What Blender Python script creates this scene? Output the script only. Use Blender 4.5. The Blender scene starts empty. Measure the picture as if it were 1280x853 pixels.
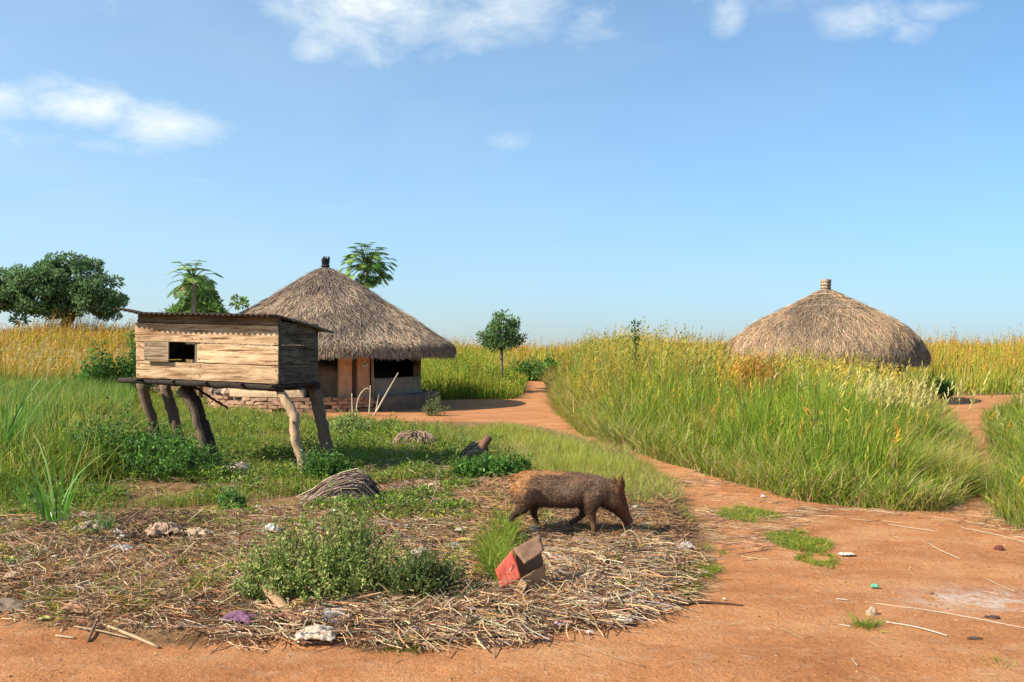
import bpy, math, random
import numpy as np
from mathutils import Vector, Matrix
R = np.random.default_rng(7)
random.seed(7)
F, H, HY = 1130.0, 1.6, 440.0
scene = bpy.context.scene
col = scene.collection

# ------------------------------------------------------------------ numeric helpers
def vnoise(x, y, seed=0):
    x = np.asarray(x, float); y = np.asarray(y, float)
    xi = np.floor(x).astype(np.int64); yi = np.floor(y).astype(np.int64)
    fx = x - xi; fy = y - yi
    fx = fx*fx*(3-2*fx); fy = fy*fy*(3-2*fy)
    def h(a, b):
        n = (a*374761393 + b*668265263 + seed*1442695041) & 0xffffffff
        n = ((n ^ (n >> 13))*1274126177) & 0xffffffff
        n = n ^ (n >> 16)
        return (n & 0xffff)/65535.0
    return (h(xi, yi)*(1-fx)+h(xi+1, yi)*fx)*(1-fy)+(h(xi, yi+1)*(1-fx)+h(xi+1, yi+1)*fx)*fy
def fbm(x, y, seed=0, o=4):
    s = 0; a = .5; t = 0
    for i in range(o):
        s = s+a*vnoise(x*2**i, y*2**i, seed+i*17); t += a; a *= .5
    return s/t
def sstep(a, b, x):
    t = np.clip((np.asarray(x, float)-a)/(b-a), 0, 1); return t*t*(3-2*t)
def flat(px, py):
    d = F*H/(py-HY); return ((px-640)/F*d, d)
def poly_px(pts): return np.array([flat(a, b) for a, b in pts])
def sdf(poly, x, y):
    """positive inside"""
    x = np.asarray(x, float); y = np.asarray(y, float)
    shp = x.shape; x = x.ravel(); y = y.ravel()
    dmin = np.full(x.shape, 1e9); ins = np.zeros(x.shape, bool)
    n = len(poly)
    for i in range(n):
        ax, ay = poly[i]; bx, by = poly[(i+1) % n]
        ex, ey = bx-ax, by-ay
        t = np.clip(((x-ax)*ex+(y-ay)*ey)/(ex*ex+ey*ey+1e-12), 0, 1)
        dmin = np.minimum(dmin, np.hypot(x-ax-t*ex, y-ay-t*ey))
        c = ((ay > y) != (by > y))
        with np.errstate(divide='ignore', invalid='ignore'):
            ins ^= c & (x < (bx-ax)*(y-ay)/(by-ay+1e-15)+ax)
    return np.where(ins, dmin, -dmin).reshape(shp)
def P(px, py, y):
    return np.array([(px-640)/F*y, y, H-(py-HY)/F*y])

DIRT = np.vstack([poly_px([(-600, 762), (0, 768), (100, 790), (200, 799), (380, 804), (520, 808), (640, 800), (760, 788), (840, 768), (890, 738),
    (905, 705), (895, 665), (868, 632), (845, 600), (812, 578), (750, 552), (690, 536), (640, 528), (560, 527), (470, 526), (410, 524), (400, 505), (470, 500), (640, 500),
    (656, 492), (664, 472), (668, 466), (690, 466), (681, 480), (679, 490), (690, 515), (725, 540), (790, 562), (860, 585), (930, 605), (1000, 623),
    (1100, 634), (1160, 636), (1195, 628), (1212, 590), (1208, 560), (1192, 535), (1180, 510), (1160, 498), (1290, 492), (1400, 492),
    (1400, 505), (1240, 508), (1226, 520), (1222, 535), (1232, 560), (1232, 600), (1222, 625), (1240, 650), (1290, 668), (1500, 690)]),
    np.array([(60, 8.), (60, -30), (-60, -30), (-60, 5.6)])])
MOUND = poly_px([(-500, 770), (0, 770), (160, 792), (520, 800), (640, 792), (800, 770), (868, 740), (880, 690), (850, 650), (790, 625), (680, 600),
    (540, 610), (420, 625), (200, 645), (0, 650), (-500, 650)])
LITTER = poly_px([(-500, 775), (0, 775), (160, 800), (520, 806), (640, 800), (800, 775), (880, 742), (888, 690), (855, 648), (800, 622), (700, 596),
    (560, 590), (440, 606), (330, 640), (150, 640), (0, 650), (-500, 650)])

def gz(x, y):
    x = np.asarray(x, float); y = np.asarray(y, float)
    z = 1.3*sstep(20, 62, y)*sstep(-6, -20, x)*(1-sstep(200, 500, y))
    z = z+.55*sstep(36, 75, y)
    z = z+.45*sstep(33, 60, y)*sstep(10, 22, x)
    z = z+.9*(fbm(x/40, y/40, 5)-.5)*sstep(25, 60, y)
    z = z+.06*(fbm(x/2.3, y/2.3, 3)-.5)*sstep(8, 12, y)
    m = sstep(-.1, .7, sdf(MOUND, x, y)) if np.any((y < 14) & (y > 3)) else 0
    z = z+m*(.09+.10*(fbm(x/.7, y/.7, 11)-.5)+.05*(fbm(x/.16, y/.16, 12)-.5))
    near = (1-sstep(14, 25, y))
    z = z+near*.045*(fbm(x/.9, y/.45, 21)-.5)+near*.024*(fbm(x/.22, y/.15, 24)-.5)+near*.007*(fbm(x/.08, y/.08, 22)-.5)
    r = np.sin((y-4.55-.06*x)*7.5+1.2*fbm(x/1.5, y/.8, 8))*.013*sstep(5.3, 4.9, y-.02*x)*(y > 2)
    z = z+r*near
    return z
def gzf(x, y): return float(gz(np.array([x]), np.array([y]))[0])
def gp(px, py, off=0.0):
    """point of the terrain seen at that picture position"""
    d = F*H/(py-HY)
    for _ in range(12):
        z = gzf((px-640)/F*d, d)
        d = .5*d+.5*F*(H-z)/(py-HY)
    x = (px-640)/F*d
    return Vector((x, d, gzf(x, d)+off))

# ------------------------------------------------------------------ mesh builder
class MB:
    def __init__(s): s.v = []; s.f = []; s.c = []; s.n = 0; s.sm = []
    def add(s, v, faces, c=(.5, .5, .5), smooth=False):
        v = np.asarray(v, float).reshape(-1, 3)
        c = np.asarray(c, float)
        if c.ndim == 1: c = np.broadcast_to(c, (len(v), 3))
        for f in (faces if isinstance(faces, list) and len(faces) and isinstance(faces[0], np.ndarray) else [np.asarray(faces)]):
            s.f.append(f+s.n); s.sm.append(smooth)
        s.v.append(v); s.c.append(c); s.n += len(v)
        return s
    def build(s, name, mat=None, parent=None, loc=None):
        me = bpy.data.meshes.new(name)
        V = np.concatenate(s.v); C = np.concatenate(s.c)
        me.vertices.add(len(V)); me.vertices.foreach_set('co', V.astype(np.float32).ravel())
        ls = []; lt = []; sm = []
        for f, q in zip(s.f, s.sm):
            ls.append(f.ravel()); lt.append(np.full(len(f), f.shape[1])); sm.append(np.full(len(f), q))
        L = np.concatenate(ls); T = np.concatenate(lt); S = np.concatenate(sm)
        me.loops.add(len(L)); me.loops.foreach_set('vertex_index', L.astype(np.int32))
        me.polygons.add(len(T))
        st = np.concatenate([[0], np.cumsum(T)[:-1]])
        me.polygons.foreach_set('loop_start', st.astype(np.int32))
        me.polygons.foreach_set('loop_total', T.astype(np.int32))
        me.polygons.foreach_set('use_smooth', S)
        me.update(calc_edges=True)
        a = me.color_attributes.new('col', 'FLOAT_COLOR', 'POINT')
        a.data.foreach_set('color', np.hstack([np.clip(C, 0, 1), np.ones((len(C), 1))]).astype(np.float32).ravel())
        if mat: me.materials.append(mat)
        o = bpy.data.objects.new(name, me); col.objects.link(o)
        if parent is not None: o.parent = parent
        if loc is not None: o.location = loc
        return o
def tag(o, label=None, cat=None, group=None, kind=None):
    if label: o['label'] = label
    if cat: o['category'] = cat
    if group: o['group'] = group
    if kind: o['kind'] = kind
    return o
def empty(name, loc=(0, 0, 0), rz=0, **k):
    o = bpy.data.objects.new(name, None); col.objects.link(o); o.location = loc; o.rotation_euler = (0, 0, rz)
    o.empty_display_size = .1
    return tag(o, **k)

BOXF = np.array([(0, 1, 3, 2), (4, 6, 7, 5), (0, 4, 5, 1), (2, 3, 7, 6), (0, 2, 6, 4), (1, 5, 7, 3)])
def rot(rx=0, ry=0, rz=0):
    return np.array((Matrix.Rotation(rz, 3, 'Z') @ Matrix.Rotation(ry, 3, 'Y') @ Matrix.Rotation(rx, 3, 'X')))
def box(mb, c, s, r=None, colr=(.5, .5, .5), jit=0):
    v = np.array([(x, y, z) for x in (-.5, .5) for y in (-.5, .5) for z in (-.5, .5)])*np.array(s)
    if jit: v = v+R.normal(0, jit, v.shape)
    if r is not None: v = v @ np.asarray(r).T
    mb.add(v+np.array(c), BOXF, colr)
def tube(mb, pts, rad, sides=8, colr=(.5, .5, .5), rough=0, cap=True, smooth=True, col2=None):
    pts = np.asarray(pts, float); n = len(pts)
    rad = np.broadcast_to(np.asarray(rad, float), (n,))
    t = np.gradient(pts, axis=0); t /= np.linalg.norm(t, axis=1)[:, None]+1e-9
    ref = np.array([0, 0, 1.]) if abs(t[:, 2]).mean() < .8 else np.array([1., 0, 0])
    a = np.cross(t, ref); a /= np.linalg.norm(a, axis=1)[:, None]+1e-9
    b = np.cross(t, a)
    th = np.arange(sides)/sides*2*np.pi
    rr = rad[:, None]*np.ones(sides)
    if rough: rr = rr*(1+R.normal(0, rough, rr.shape))
    v = pts[:, None]+rr[..., None]*(np.cos(th)[None, :, None]*a[:, None]+np.sin(th)[None, :, None]*b[:, None])
    v = v.reshape(-1, 3)
    i = np.arange(n-1)[:, None]*sides; j = np.arange(sides)[None]; k = (j+1) % sides
    f = np.stack([i+j, i+k, i+sides+k, i+sides+j], -1).reshape(-1, 4)
    fs = [f]
    if cap:
        v = np.vstack([v, pts[0], pts[-1]])
        m = n*sides; j = np.arange(sides); k = (j+1) % sides
        fs.append(np.stack([np.full(sides, m), k, j], 1)); fs.append(np.stack([np.full(sides, m+1), (n-1)*sides+j, (n-1)*sides+k], 1))
    c = np.asarray(colr, float)
    if col2 is not None:
        tt = np.repeat(np.linspace(0, 1, n), sides)[:, None]
        c = c*(1-tt)+np.asarray(col2)*tt
        if cap: c = np.vstack([c, c[:1], c[-1:]])
    mb.add(v, fs, c, smooth)
def grid_add(mb, G, c=(.5, .5, .5), smooth=True, wrap=False):
    n, m = G.shape[:2]
    i = np.arange(n-1)[:, None]; j = np.arange(m if wrap else m-1)[None]
    k = (j+1) % m
    f = np.stack([i*m+j, i*m+k, (i+1)*m+k, (i+1)*m+j], -1).reshape(-1, 4)
    if isinstance(c, np.ndarray) and c.ndim == 3: c = c.reshape(-1, 3)
    mb.add(G.reshape(-1, 3), f, c, smooth)
def plank(mb, x0, x1, z0, z1, y0, th, colr, ax=0, wob=.004, seed=1, slope=0):
    """board along local x (ax=0) or y (ax=1); z edges slightly uneven"""
    n = max(4, int(abs(x1-x0)/.07)); xs = np.linspace(x0, x1, n)
    a = (fbm(xs*4, xs*0+seed*3.3, seed)-.5)*2*wob; b = (fbm(xs*4, xs*0+seed*7.1, seed+9)-.5)*2*wob
    w = (fbm(xs*1.5, xs*0+seed*5.1, seed+4)-.5)*2*wob
    ring = []
    for k in range(n):
        zz0 = z0+a[k]+slope*xs[k]; zz1 = z1+b[k]+slope*xs[k]; y = y0+w[k]
        e = .003
        q = [(y, zz0+e), (y, zz1-e), (y+e, zz1), (y+th-e, zz1), (y+th, zz1-e), (y+th, zz0+e), (y+th-e, zz0), (y+e, zz0)]
        if ax == 0: ring.append([(xs[k], p, z) for p, z in q])
        else: ring.append([(p, xs[k], z) for p, z in q])
    G = np.array(ring)
    c = np.asarray(colr)
    grid_add(mb, G, c, smooth=False, wrap=True)
    m = 8
    base = mb.n
    mb.add(np.vstack([G[0], G[-1]]), [np.array([[7, 6, 5, 4, 3, 2, 1, 0]]), np.array([[8, 9, 10, 11, 12, 13, 14, 15]])], c)

def blades(mb, x, y, h, w, lean, bend, az, c0, c1, segs=3, z0=-.02, fold=0):
    N = len(x); h = np.broadcast_to(h, (N,)); w = np.broadcast_to(w, (N,))
    lean = np.broadcast_to(lean, (N,)); bend = np.broadcast_to(bend, (N,))
    t = np.linspace(0, 1, segs+1)[None]
    hor = (lean[:, None]*t+bend[:, None]*t**2.2)*h[:, None]
    zz = h[:, None]*(t-.45*bend[:, None]*t**2.6)
    dx = np.cos(az)[:, None]; dy = np.sin(az)[:, None]
    cx = x[:, None]+hor*dx; cy = y[:, None]+hor*dy; cz = gz(x, y)[:, None]+z0+zz
    fa = R.uniform(0, np.pi, N)[:, None]
    wp = w[:, None]*(1-t**1.8)*.5
    wx = np.cos(fa)*wp; wy = np.sin(fa)*wp
    L = np.stack([cx-wx, cy-wy, cz], -1)[:, :-1]; Rr = np.stack([cx+wx, cy+wy, cz], -1)[:, :-1]
    tip = np.stack([cx, cy, cz], -1)[:, -1:]
    V = np.concatenate([L, Rr, tip], 1); M = 2*segs+1
    c0 = np.broadcast_to(c0, (N, 3)); c1 = np.broadcast_to(c1, (N, 3))
    tc = np.concatenate([t[:, :-1], t[:, :-1], t[:, -1:]], 1)[..., None]
    C = c0[:, None]*(1-tc)+c1[:, None]*tc
    base = (np.arange(N)*M)[:, None]
    fs = []
    for s in range(segs-1):
        fs.append(base+np.array([[s, segs+s, segs+s+1, s+1]]))
    tri = base+np.array([[segs-1, 2*segs-1, 2*segs]])
    mb.add(V.reshape(-1, 3), [np.concatenate(fs) if fs else tri[:0], tri] if fs else [tri], C.reshape(-1, 3))
def leaves(mb, c, d, L, W, colr, fold=.25, side=None):
    N = len(c); L = np.broadcast_to(L, (N,)); W = np.broadcast_to(W, (N,))
    d = d/(np.linalg.norm(d, axis=1)[:, None]+1e-9)
    if side is None:
        side = R.normal(0, 1, (N, 3))
    s = side-d*np.sum(side*d, 1)[:, None]; s /= np.linalg.norm(s, axis=1)[:, None]+1e-9
    u = np.cross(d, s)
    mid = c+d*(L*.45)[:, None]
    a = mid+s*(W/2)[:, None]+u*(fold*W)[:, None]; b = mid-s*(W/2)[:, None]+u*(fold*W)[:, None]
    t = c+d*L[:, None]-u*(W*.15)[:, None]
    V = np.stack([c, a, t, b], 1)
    base = (np.arange(N)*4)[:, None]
    colr = np.broadcast_to(colr, (N, 3))
    mb.add(V.reshape(-1, 3), np.concatenate([base+np.array([[0, 1, 2]]), base+np.array([[0, 2, 3]])]), np.repeat(colr, 4, 0))
def stalks(mb, x, y, z, L, r, az, tilt, curve, colr, segs=3, curl=None):
    """dry stems lying about: three-sided rods"""
    N = len(x); t = np.linspace(-.5, .5, segs+1)[None]
    L = np.broadcast_to(L, (N,))[:, None]; r = np.broadcast_to(r, (N,))
    dx = np.cos(az)[:, None]; dy = np.sin(az)[:, None]; cu = np.broadcast_to(curve, (N,))[:, None]
    off = cu*L*(t*t*4-.33)
    px = x[:, None]+dx*t*L-dy*off; py = y[:, None]+dy*t*L+dx*off
    pz = z[:, None]+np.broadcast_to(tilt, (N,))[:, None]*t*L+(np.abs(R.normal(0, .25, (N, 1)))*(.25-t*t)*L*.5)
    th = np.array([0, 2.1, 4.2])
    V = np.stack([px[..., None]-dy[..., None]*np.cos(th)*r[:, None, None], py[..., None]+dx[..., None]*np.cos(th)*r[:, None, None],
                  pz[..., None]+np.sin(th)*r[:, None, None]], -1)   # N,S+1,3,3
    M = (segs+1)*3
    base = (np.arange(N)*M)[:, None]; fs = []
    for s in range(segs):
        for k in range(3):
            k2 = (k+1) % 3
            fs.append(base+np.array([[s*3+k, s*3+k2, s*3+3+k2, s*3+3+k]]))
    colr = np.broadcast_to(colr, (N, 3))
    mb.add(V.reshape(-1, 3), np.concatenate(fs), np.repeat(colr, M, 0))
def pick(N, cols, jit=.15, p=None):
    cols = np.array(cols, float); i = R.choice(len(cols), N, p=p)
    return np.clip(cols[i]*(1+R.normal(0, jit, (N, 1)))*(1+R.normal(0, jit*.35, (N, 3))), 0, 1)
def sample(poly, n, dens=None, edge=None):
    """n points inside a ground polygon, thinned by dens(x,y) in 0..1"""
    lo = poly.min(0); hi = poly.max(0); out = []; got = 0; it = 0
    while got < n and it < 60:
        it += 1
        x = R.uniform(lo[0], hi[0], n*2); y = R.uniform(lo[1], hi[1], n*2)
        m = np.ones(len(x), bool)
        if dens is not None: m = R.random(len(x)) < dens(x, y)
        x = x[m]; y = y[m]
        s = sdf(poly, x, y); m = s > 0
        if edge: m &= R.random(len(x)) < np.clip(s/edge, .05, 1)
        x = x[m]; y = y[m]; out.append(np.stack([x, y], 1)); got += len(x)
    o = np.concatenate(out)[:n]
    return o[:, 0], o[:, 1]

# ------------------------------------------------------------------ materials
def nmat(name):
    m = bpy.data.materials.new(name); m.use_nodes = True
    nt = m.node_tree; nt.nodes.clear()
    return m, nt, nt.nodes, nt.links
def N_(nt, t, **k):
    n = nt.nodes.new(t)
    for a, b in k.items():
        if a.startswith('_'): setattr(n, a[1:], b)
        else: n.inputs[a.replace('9', ' ')].default_value = b
    return n
def vcmat(name, rough=.7, trans=0.0, var=.25, scale=30, bump=0, bscale=60, spec=.3, stretch=None, metal=0, tint=None):
    m, nt, nd, lk = nmat(name)
    out = nd.new('ShaderNodeOutputMaterial')
    at = nd.new('ShaderNodeVertexColor'); at.layer_name = 'col'
    tc = nd.new('ShaderNodeTexCoord')
    mp = nd.new('ShaderNodeMapping'); lk.new(tc.outputs['Object'], mp.inputs[0])
    if stretch: mp.inputs['Scale'].default_value = stretch
    nz = N_(nt, 'ShaderNodeTexNoise', Scale=scale, Detail=6.0, Roughness=.65); lk.new(mp.outputs[0], nz.inputs['Vector'])
    mr = N_(nt, 'ShaderNodeMapRange'); mr.inputs[1].default_value = .3; mr.inputs[2].default_value = .7
    mr.inputs[3].default_value = 1-var; mr.inputs[4].default_value = 1+var
    lk.new(nz.outputs[0], mr.inputs[0])
    mul = nd.new('ShaderNodeVectorMath'); mul.operation = 'SCALE'
    lk.new(at.outputs[0], mul.inputs[0]); lk.new(mr.outputs[0], mul.inputs['Scale'])
    bs = nd.new('ShaderNodeBsdfPrincipled'); bs.inputs['Roughness'].default_value = rough
    bs.inputs['Specular IOR Level'].default_value = spec; bs.inputs['Metallic'].default_value = metal
    lk.new(mul.outputs[0], bs.inputs['Base Color'])
    if bump:
        n2 = N_(nt, 'ShaderNodeTexNoise', Scale=bscale, Detail=5.0, Roughness=.7); lk.new(mp.outputs[0], n2.inputs['Vector'])
        bp = nd.new('ShaderNodeBump'); bp.inputs['Strength'].default_value = bump; bp.inputs['Distance'].default_value = .02
        lk.new(n2.outputs[0], bp.inputs['Height']); lk.new(bp.outputs[0], bs.inputs['Normal'])
    if trans:
        tr = nd.new('ShaderNodeBsdfTranslucent'); lk.new(mul.outputs[0], tr.inputs[0])
        mx = nd.new('ShaderNodeMixShader'); mx.inputs[0].default_value = trans
        lk.new(bs.outputs[0], mx.inputs[1]); lk.new(tr.outputs[0], mx.inputs[2]); lk.new(mx.outputs[0], out.inputs[0])
    else: lk.new(bs.outputs[0], out.inputs[0])
    return m
M_grass = vcmat('grass_blade', .55, .38, .12, 3)
M_leaf = vcmat('leaf', .5, .38, .15, 9, spec=.35)
M_dry = vcmat('dry_straw', .8, .12, .2, 40)
M_thatch = vcmat('thatch', .85, .06, .25, 14)
M_bark = vcmat('bark', .85, 0, .35, 18, .7, 40, stretch=(1, 1, .3))
def woodmat(name, st, dark, lo, contrast=1.0):
    m, nt, nd, lk = nmat(name)
    out = nd.new('ShaderNodeOutputMaterial'); bs = nd.new('ShaderNodeBsdfPrincipled'); lk.new(bs.outputs[0], out.inputs[0])
    bs.inputs['Roughness'].default_value = .85; bs.inputs['Specular IOR Level'].default_value = .2
    at = nd.new('ShaderNodeVertexColor'); at.layer_name = 'col'; tc = nd.new('ShaderNodeTexCoord')
    def nz(scale, vec, det=8, ro=.65, dist=0):
        mp = nd.new('ShaderNodeMapping'); mp.inputs['Scale'].default_value = vec; lk.new(tc.outputs['Object'], mp.inputs[0])
        n = N_(nt, 'ShaderNodeTexNoise', Scale=float(scale), Detail=float(det), Roughness=ro, Distortion=float(dist)); lk.new(mp.outputs[0], n.inputs['Vector']); return n.outputs[0]
    def ramp(src, a, b, ca, cb):
        r = nd.new('ShaderNodeValToRGB'); lk.new(src, r.inputs[0]); e = r.color_ramp.elements
        e[0].position = a; e[0].color = (*ca, 1); e[1].position = b; e[1].color = (*cb, 1); return r.outputs[0]
    def mul(a, b):
        x = nd.new('ShaderNodeMixRGB'); x.blend_type = 'MULTIPLY'; x.inputs[0].default_value = 1; lk.new(a, x.inputs[1]); lk.new(b, x.inputs[2]); return x.outputs[0]
    big = tuple(1.6*k**.5 for k in st)
    c = mul(at.outputs[0], ramp(nz(1.0, big, 7, .7), .35, .62, lo, (1.25, 1.2, 1.15)))
    c = mul(c, ramp(nz(5.0, tuple(.9*k for k in st), 6, .7), .36, .6, (.50, .38, .28), (1.1, 1.1, 1.1)))
    c = mul(c, ramp(nz(7, tuple((st[0]*.5 if st[0] < 1 else st[0], st[1] if st[1] > 1 else st[1]*.5, st[2]*1.3)), 4, .55, .5), .36, .43, dark, (1, 1, 1)))
    c = mul(c, ramp(nz(60, st, 3, .6), .3, .6, (.72, .68, .62), (1.08, 1.08, 1.08)))
    lk.new(c, bs.inputs['Base Color'])
    bp = nd.new('ShaderNodeBump'); bp.inputs['Strength'].default_value = .7; bp.inputs['Distance'].default_value = .01
    lk.new(nz(16, st, 6, .7, .6), bp.inputs['Height']); lk.new(bp.outputs[0], bs.inputs['Normal'])
    return m
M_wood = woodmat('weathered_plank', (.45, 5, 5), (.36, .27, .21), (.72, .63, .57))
M_wood_side = woodmat('shaded_plank', (6, .8, 6), (.2, .18, .15), (.35, .36, .34))  # plank wood darkened, shade of the unlit side put into its colour
M_mud = vcmat('mud_plaster', .9, 0, .25, 5, .5, 22)
M_brick = vcmat('mud_brick', .9, 0, .3, 9, .6, 40)
M_stone = vcmat('stone', .85, 0, .25, 22, .6, 60)
M_card = vcmat('cardboard', .8, .05, .1, 25, .2, 30)
M_cloth = vcmat('cloth', .85, .1, .15, 18, .3, 60)
M_plastic = vcmat('plastic', .35, .2, .1, 10, .2, 30, spec=.5)
M_metal = vcmat('rusty_sheet', .7, 0, .4, 12, .4, 40, metal=.3)
M_hide = vcmat('pig_hide', .75, 0, .22, 16, .6, 70, stretch=(.6, 1, 1.2))
M_bristle = vcmat('bristle', .5, 0, .3, 30)

def soil_mat():
    m, nt, nd, lk = nmat('earth')
    out = nd.new('ShaderNodeOutputMaterial'); bs = nd.new('ShaderNodeBsdfPrincipled'); lk.new(bs.outputs[0], out.inputs[0])
    bs.inputs['Roughness'].default_value = .95; bs.inputs['Specular IOR Level'].default_value = .12
    geo = nd.new('ShaderNodeNewGeometry')
    at = nd.new('ShaderNodeVertexColor'); at.layer_name = 'col'
    sep = nd.new('ShaderNodeSeparateColor'); lk.new(at.outputs[0], sep.inputs[0])
    def noise(s, det=6, ro=.6, vec=None):
        n = N_(nt, 'ShaderNodeTexNoise', Scale=s, Detail=float(det), Roughness=ro); lk.new((vec or geo.outputs['Position']), n.inputs['Vector']); return n
    def ramp(src, stops):
        r = nd.new('ShaderNodeValToRGB'); lk.new(src, r.inputs[0])
        e = r.color_ramp.elements
        e[0].position = stops[0][0]; e[0].color = (*stops[0][1], 1); e[1].position = stops[-1][0]; e[1].color = (*stops[-1][1], 1)
        for p, c in stops[1:-1]:
            q = e.new(p); q.color = (*c, 1)
        return r
    def mix(f, a, b, mode='MIX'):
        x = nd.new('ShaderNodeMixRGB'); x.blend_type = mode
        if isinstance(f, float): x.inputs[0].default_value = f
        else: lk.new(f, x.inputs[0])
        lk.new(a, x.inputs[1]); lk.new(b, x.inputs[2]); return x.outputs[0]
    mp = nd.new('ShaderNodeMapping'); mp.inputs['Scale'].default_value = (.8, 1.25, 1); lk.new(geo.outputs['Position'], mp.inputs[0])
    earth = ramp(noise(1.3, 8, .62, mp.outputs[0]).outputs[0], [(.3, (.39, .150, .055)), (.5, (.54, .228, .09)), (.68, (.62, .310, .14))]).outputs[0]
    fine = ramp(noise(55, 4, .7).outputs[0], [(.3, (.62, .58, .55)), (.5, (1, 1, 1)), (.75, (1.12, 1.12, 1.1))]).outputs[0]
    earth = mix(1.0, earth, fine, 'MULTIPLY')
    ps = ramp(noise(6, 6, .7, mp.outputs[0]).outputs[0], [(.52, (0, 0, 0)), (.7, (.6, .6, .6))]).outputs[0]
    pale = nd.new('ShaderNodeRGB'); pale.outputs[0].default_value = (.58, .34, .19, 1)
    earth = mix(ps, earth, pale.outputs[0])
    ash = nd.new('ShaderNodeRGB'); ash.outputs[0].default_value = (.66, .56, .47, 1)
    an = nd.new('ShaderNodeMath'); an.operation = 'MULTIPLY'; lk.new(sep.outputs[2], an.inputs[0])
    lk.new(ramp(noise(9, 7, .75).outputs[0], [(.4, (0, 0, 0)), (.62, (1, 1, 1))]).outputs[0], an.inputs[1])
    earth = mix(an.outputs[0], earth, ash.outputs[0])
    soil = ramp(noise(7, 8, .7).outputs[0], [(.3, (.13, .07, .035)), (.5, (.28, .15, .068)), (.72, (.42, .25, .12))]).outputs[0]
    far = ramp(noise(.25, 8, .65).outputs[0], [(.3, (.13, .15, .03)), (.5, (.30, .22, .06)), (.7, (.46, .30, .09))]).outputs[0]
    mf = nd.new('ShaderNodeMath'); mf.operation = 'ADD'; lk.new(sep.outputs[0], mf.inputs[0])
    nn = nd.new('ShaderNodeMapRange'); nn.inputs[3].default_value = -.35; nn.inputs[4].default_value = .35; lk.new(noise(11, 6, .7).outputs[0], nn.inputs[0])
    lk.new(nn.outputs[0], mf.inputs[1])
    mr = nd.new('ShaderNodeMapRange'); mr.inputs[1].default_value = .35; mr.inputs[2].default_value = .65; lk.new(mf.outputs[0], mr.inputs[0])
    c = mix(mr.outputs[0], soil, earth)
    c = mix(sep.outputs[1], c, far)
    lk.new(c, bs.inputs['Base Color'])
    ad = nd.new('ShaderNodeMath'); ad.operation = 'ADD'
    n1 = noise(22, 8, .7); n2 = noise(110, 4, .7)
    lk.new(n1.outputs[0], ad.inputs[0]); m2 = nd.new('ShaderNodeMath'); m2.operation = 'MULTIPLY'; m2.inputs[1].default_value = .35
    lk.new(n2.outputs[0], m2.inputs[0]); lk.new(m2.outputs[0], ad.inputs[1])
    bp = nd.new('ShaderNodeBump'); bp.inputs['Strength'].default_value = .8; bp.inputs['Distance'].default_value = .035
    lk.new(ad.outputs[0], bp.inputs['Height']); lk.new(bp.outputs[0], bs.inputs['Normal'])
    return m
M_soil = soil_mat()

# ------------------------------------------------------------------ ground
def axis(lo_far, lo, hi, hi_far, st, gr=1.12):
    a = [lo]; s = st
    while a[-1] > lo_far: s *= gr; a.append(a[-1]-s)
    b = [hi]; s = st
    while b[-1] < hi_far: s *= gr; b.append(b[-1]+s)
    return np.array(sorted(a[1:])+list(np.arange(lo, hi, st))+b)
xs = axis(-2200, -5.5, 5.5, 2200, .035, 1.09); ys = axis(-40, 4.0, 10.5, 2600, .035, 1.035)
X, Y = np.meshgrid(xs, ys)
Z = gz(X, Y)
dm = sdf(DIRT, X, Y)
dirt = sstep(-.35, .3, dm+.5*(fbm(X/.35, Y/.35, 201)-.5)*(Y < 14))
farm = sstep(38, 62, Y)*(1-dirt)
axp, ayp = flat(1222, 748)
ash = np.exp(-(((X-axp-.1*(Y-ayp))/.42)**2+((Y-ayp)/.28)**2))
C3 = np.stack([dirt, farm, ash], -1)
n, mm = X.shape
idx = np.arange(n*mm).reshape(n, mm)
Fq = np.stack([idx[:-1, :-1], idx[:-1, 1:], idx[1:, 1:], idx[1:, :-1]], -1).reshape(-1, 4)
dc = (dm[:-1, :-1] > 0).ravel()
VV = np.stack([X, Y, Z], -1).reshape(-1, 3)
for nm, msk in (('ground', ~dc), ('dirt_path', dc)):
    f = Fq[msk]; u, inv = np.unique(f, return_inverse=True)
    mb = MB(); mb.add(VV[u], inv.reshape(f.shape), C3.reshape(-1, 3)[u], True)
    o = mb.build(nm, M_soil); o['kind'] = 'structure'

# ------------------------------------------------------------------ grasses and ground cover
GREEN = (.15, .265, .02); LIME = (.30, .39, .035); OLIVE = (.15, .19, .04); YEL = (.50, .41, .05); GOLD = (.64, .34, .035); STRAW = (.58, .43, .20); DGREEN = (.045, .11, .018); RUST = (.46, .20, .04)
def lod(d0, p=1.0):
    return lambda x, y: np.clip(d0/np.maximum(y, .1), 0, 1)**p
def stuff(mb, name, mat, label, cat):
    return tag(mb.build(name, mat), label, cat, kind='stuff')
def off_dirt(x, y, m=.0): return sdf(DIRT, x, y) < m

FINE_ = poly_px([(560, 540), (640, 536), (700, 546), (760, 562), (810, 584), (838, 606), (850, 630), (800, 632), (740, 622), (690, 606), (640, 596), (640, 570), (560, 552)])
RM_ = np.vstack([poly_px([(1228, 520), (1238, 560), (1238, 600), (1228, 625), (1248, 652), (1295, 672)]), np.array([(6.5, 8.3), (12, 8.5), (18, 14), (18, 26), (15, 25.5), (13.6, 23.5)])])
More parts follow.
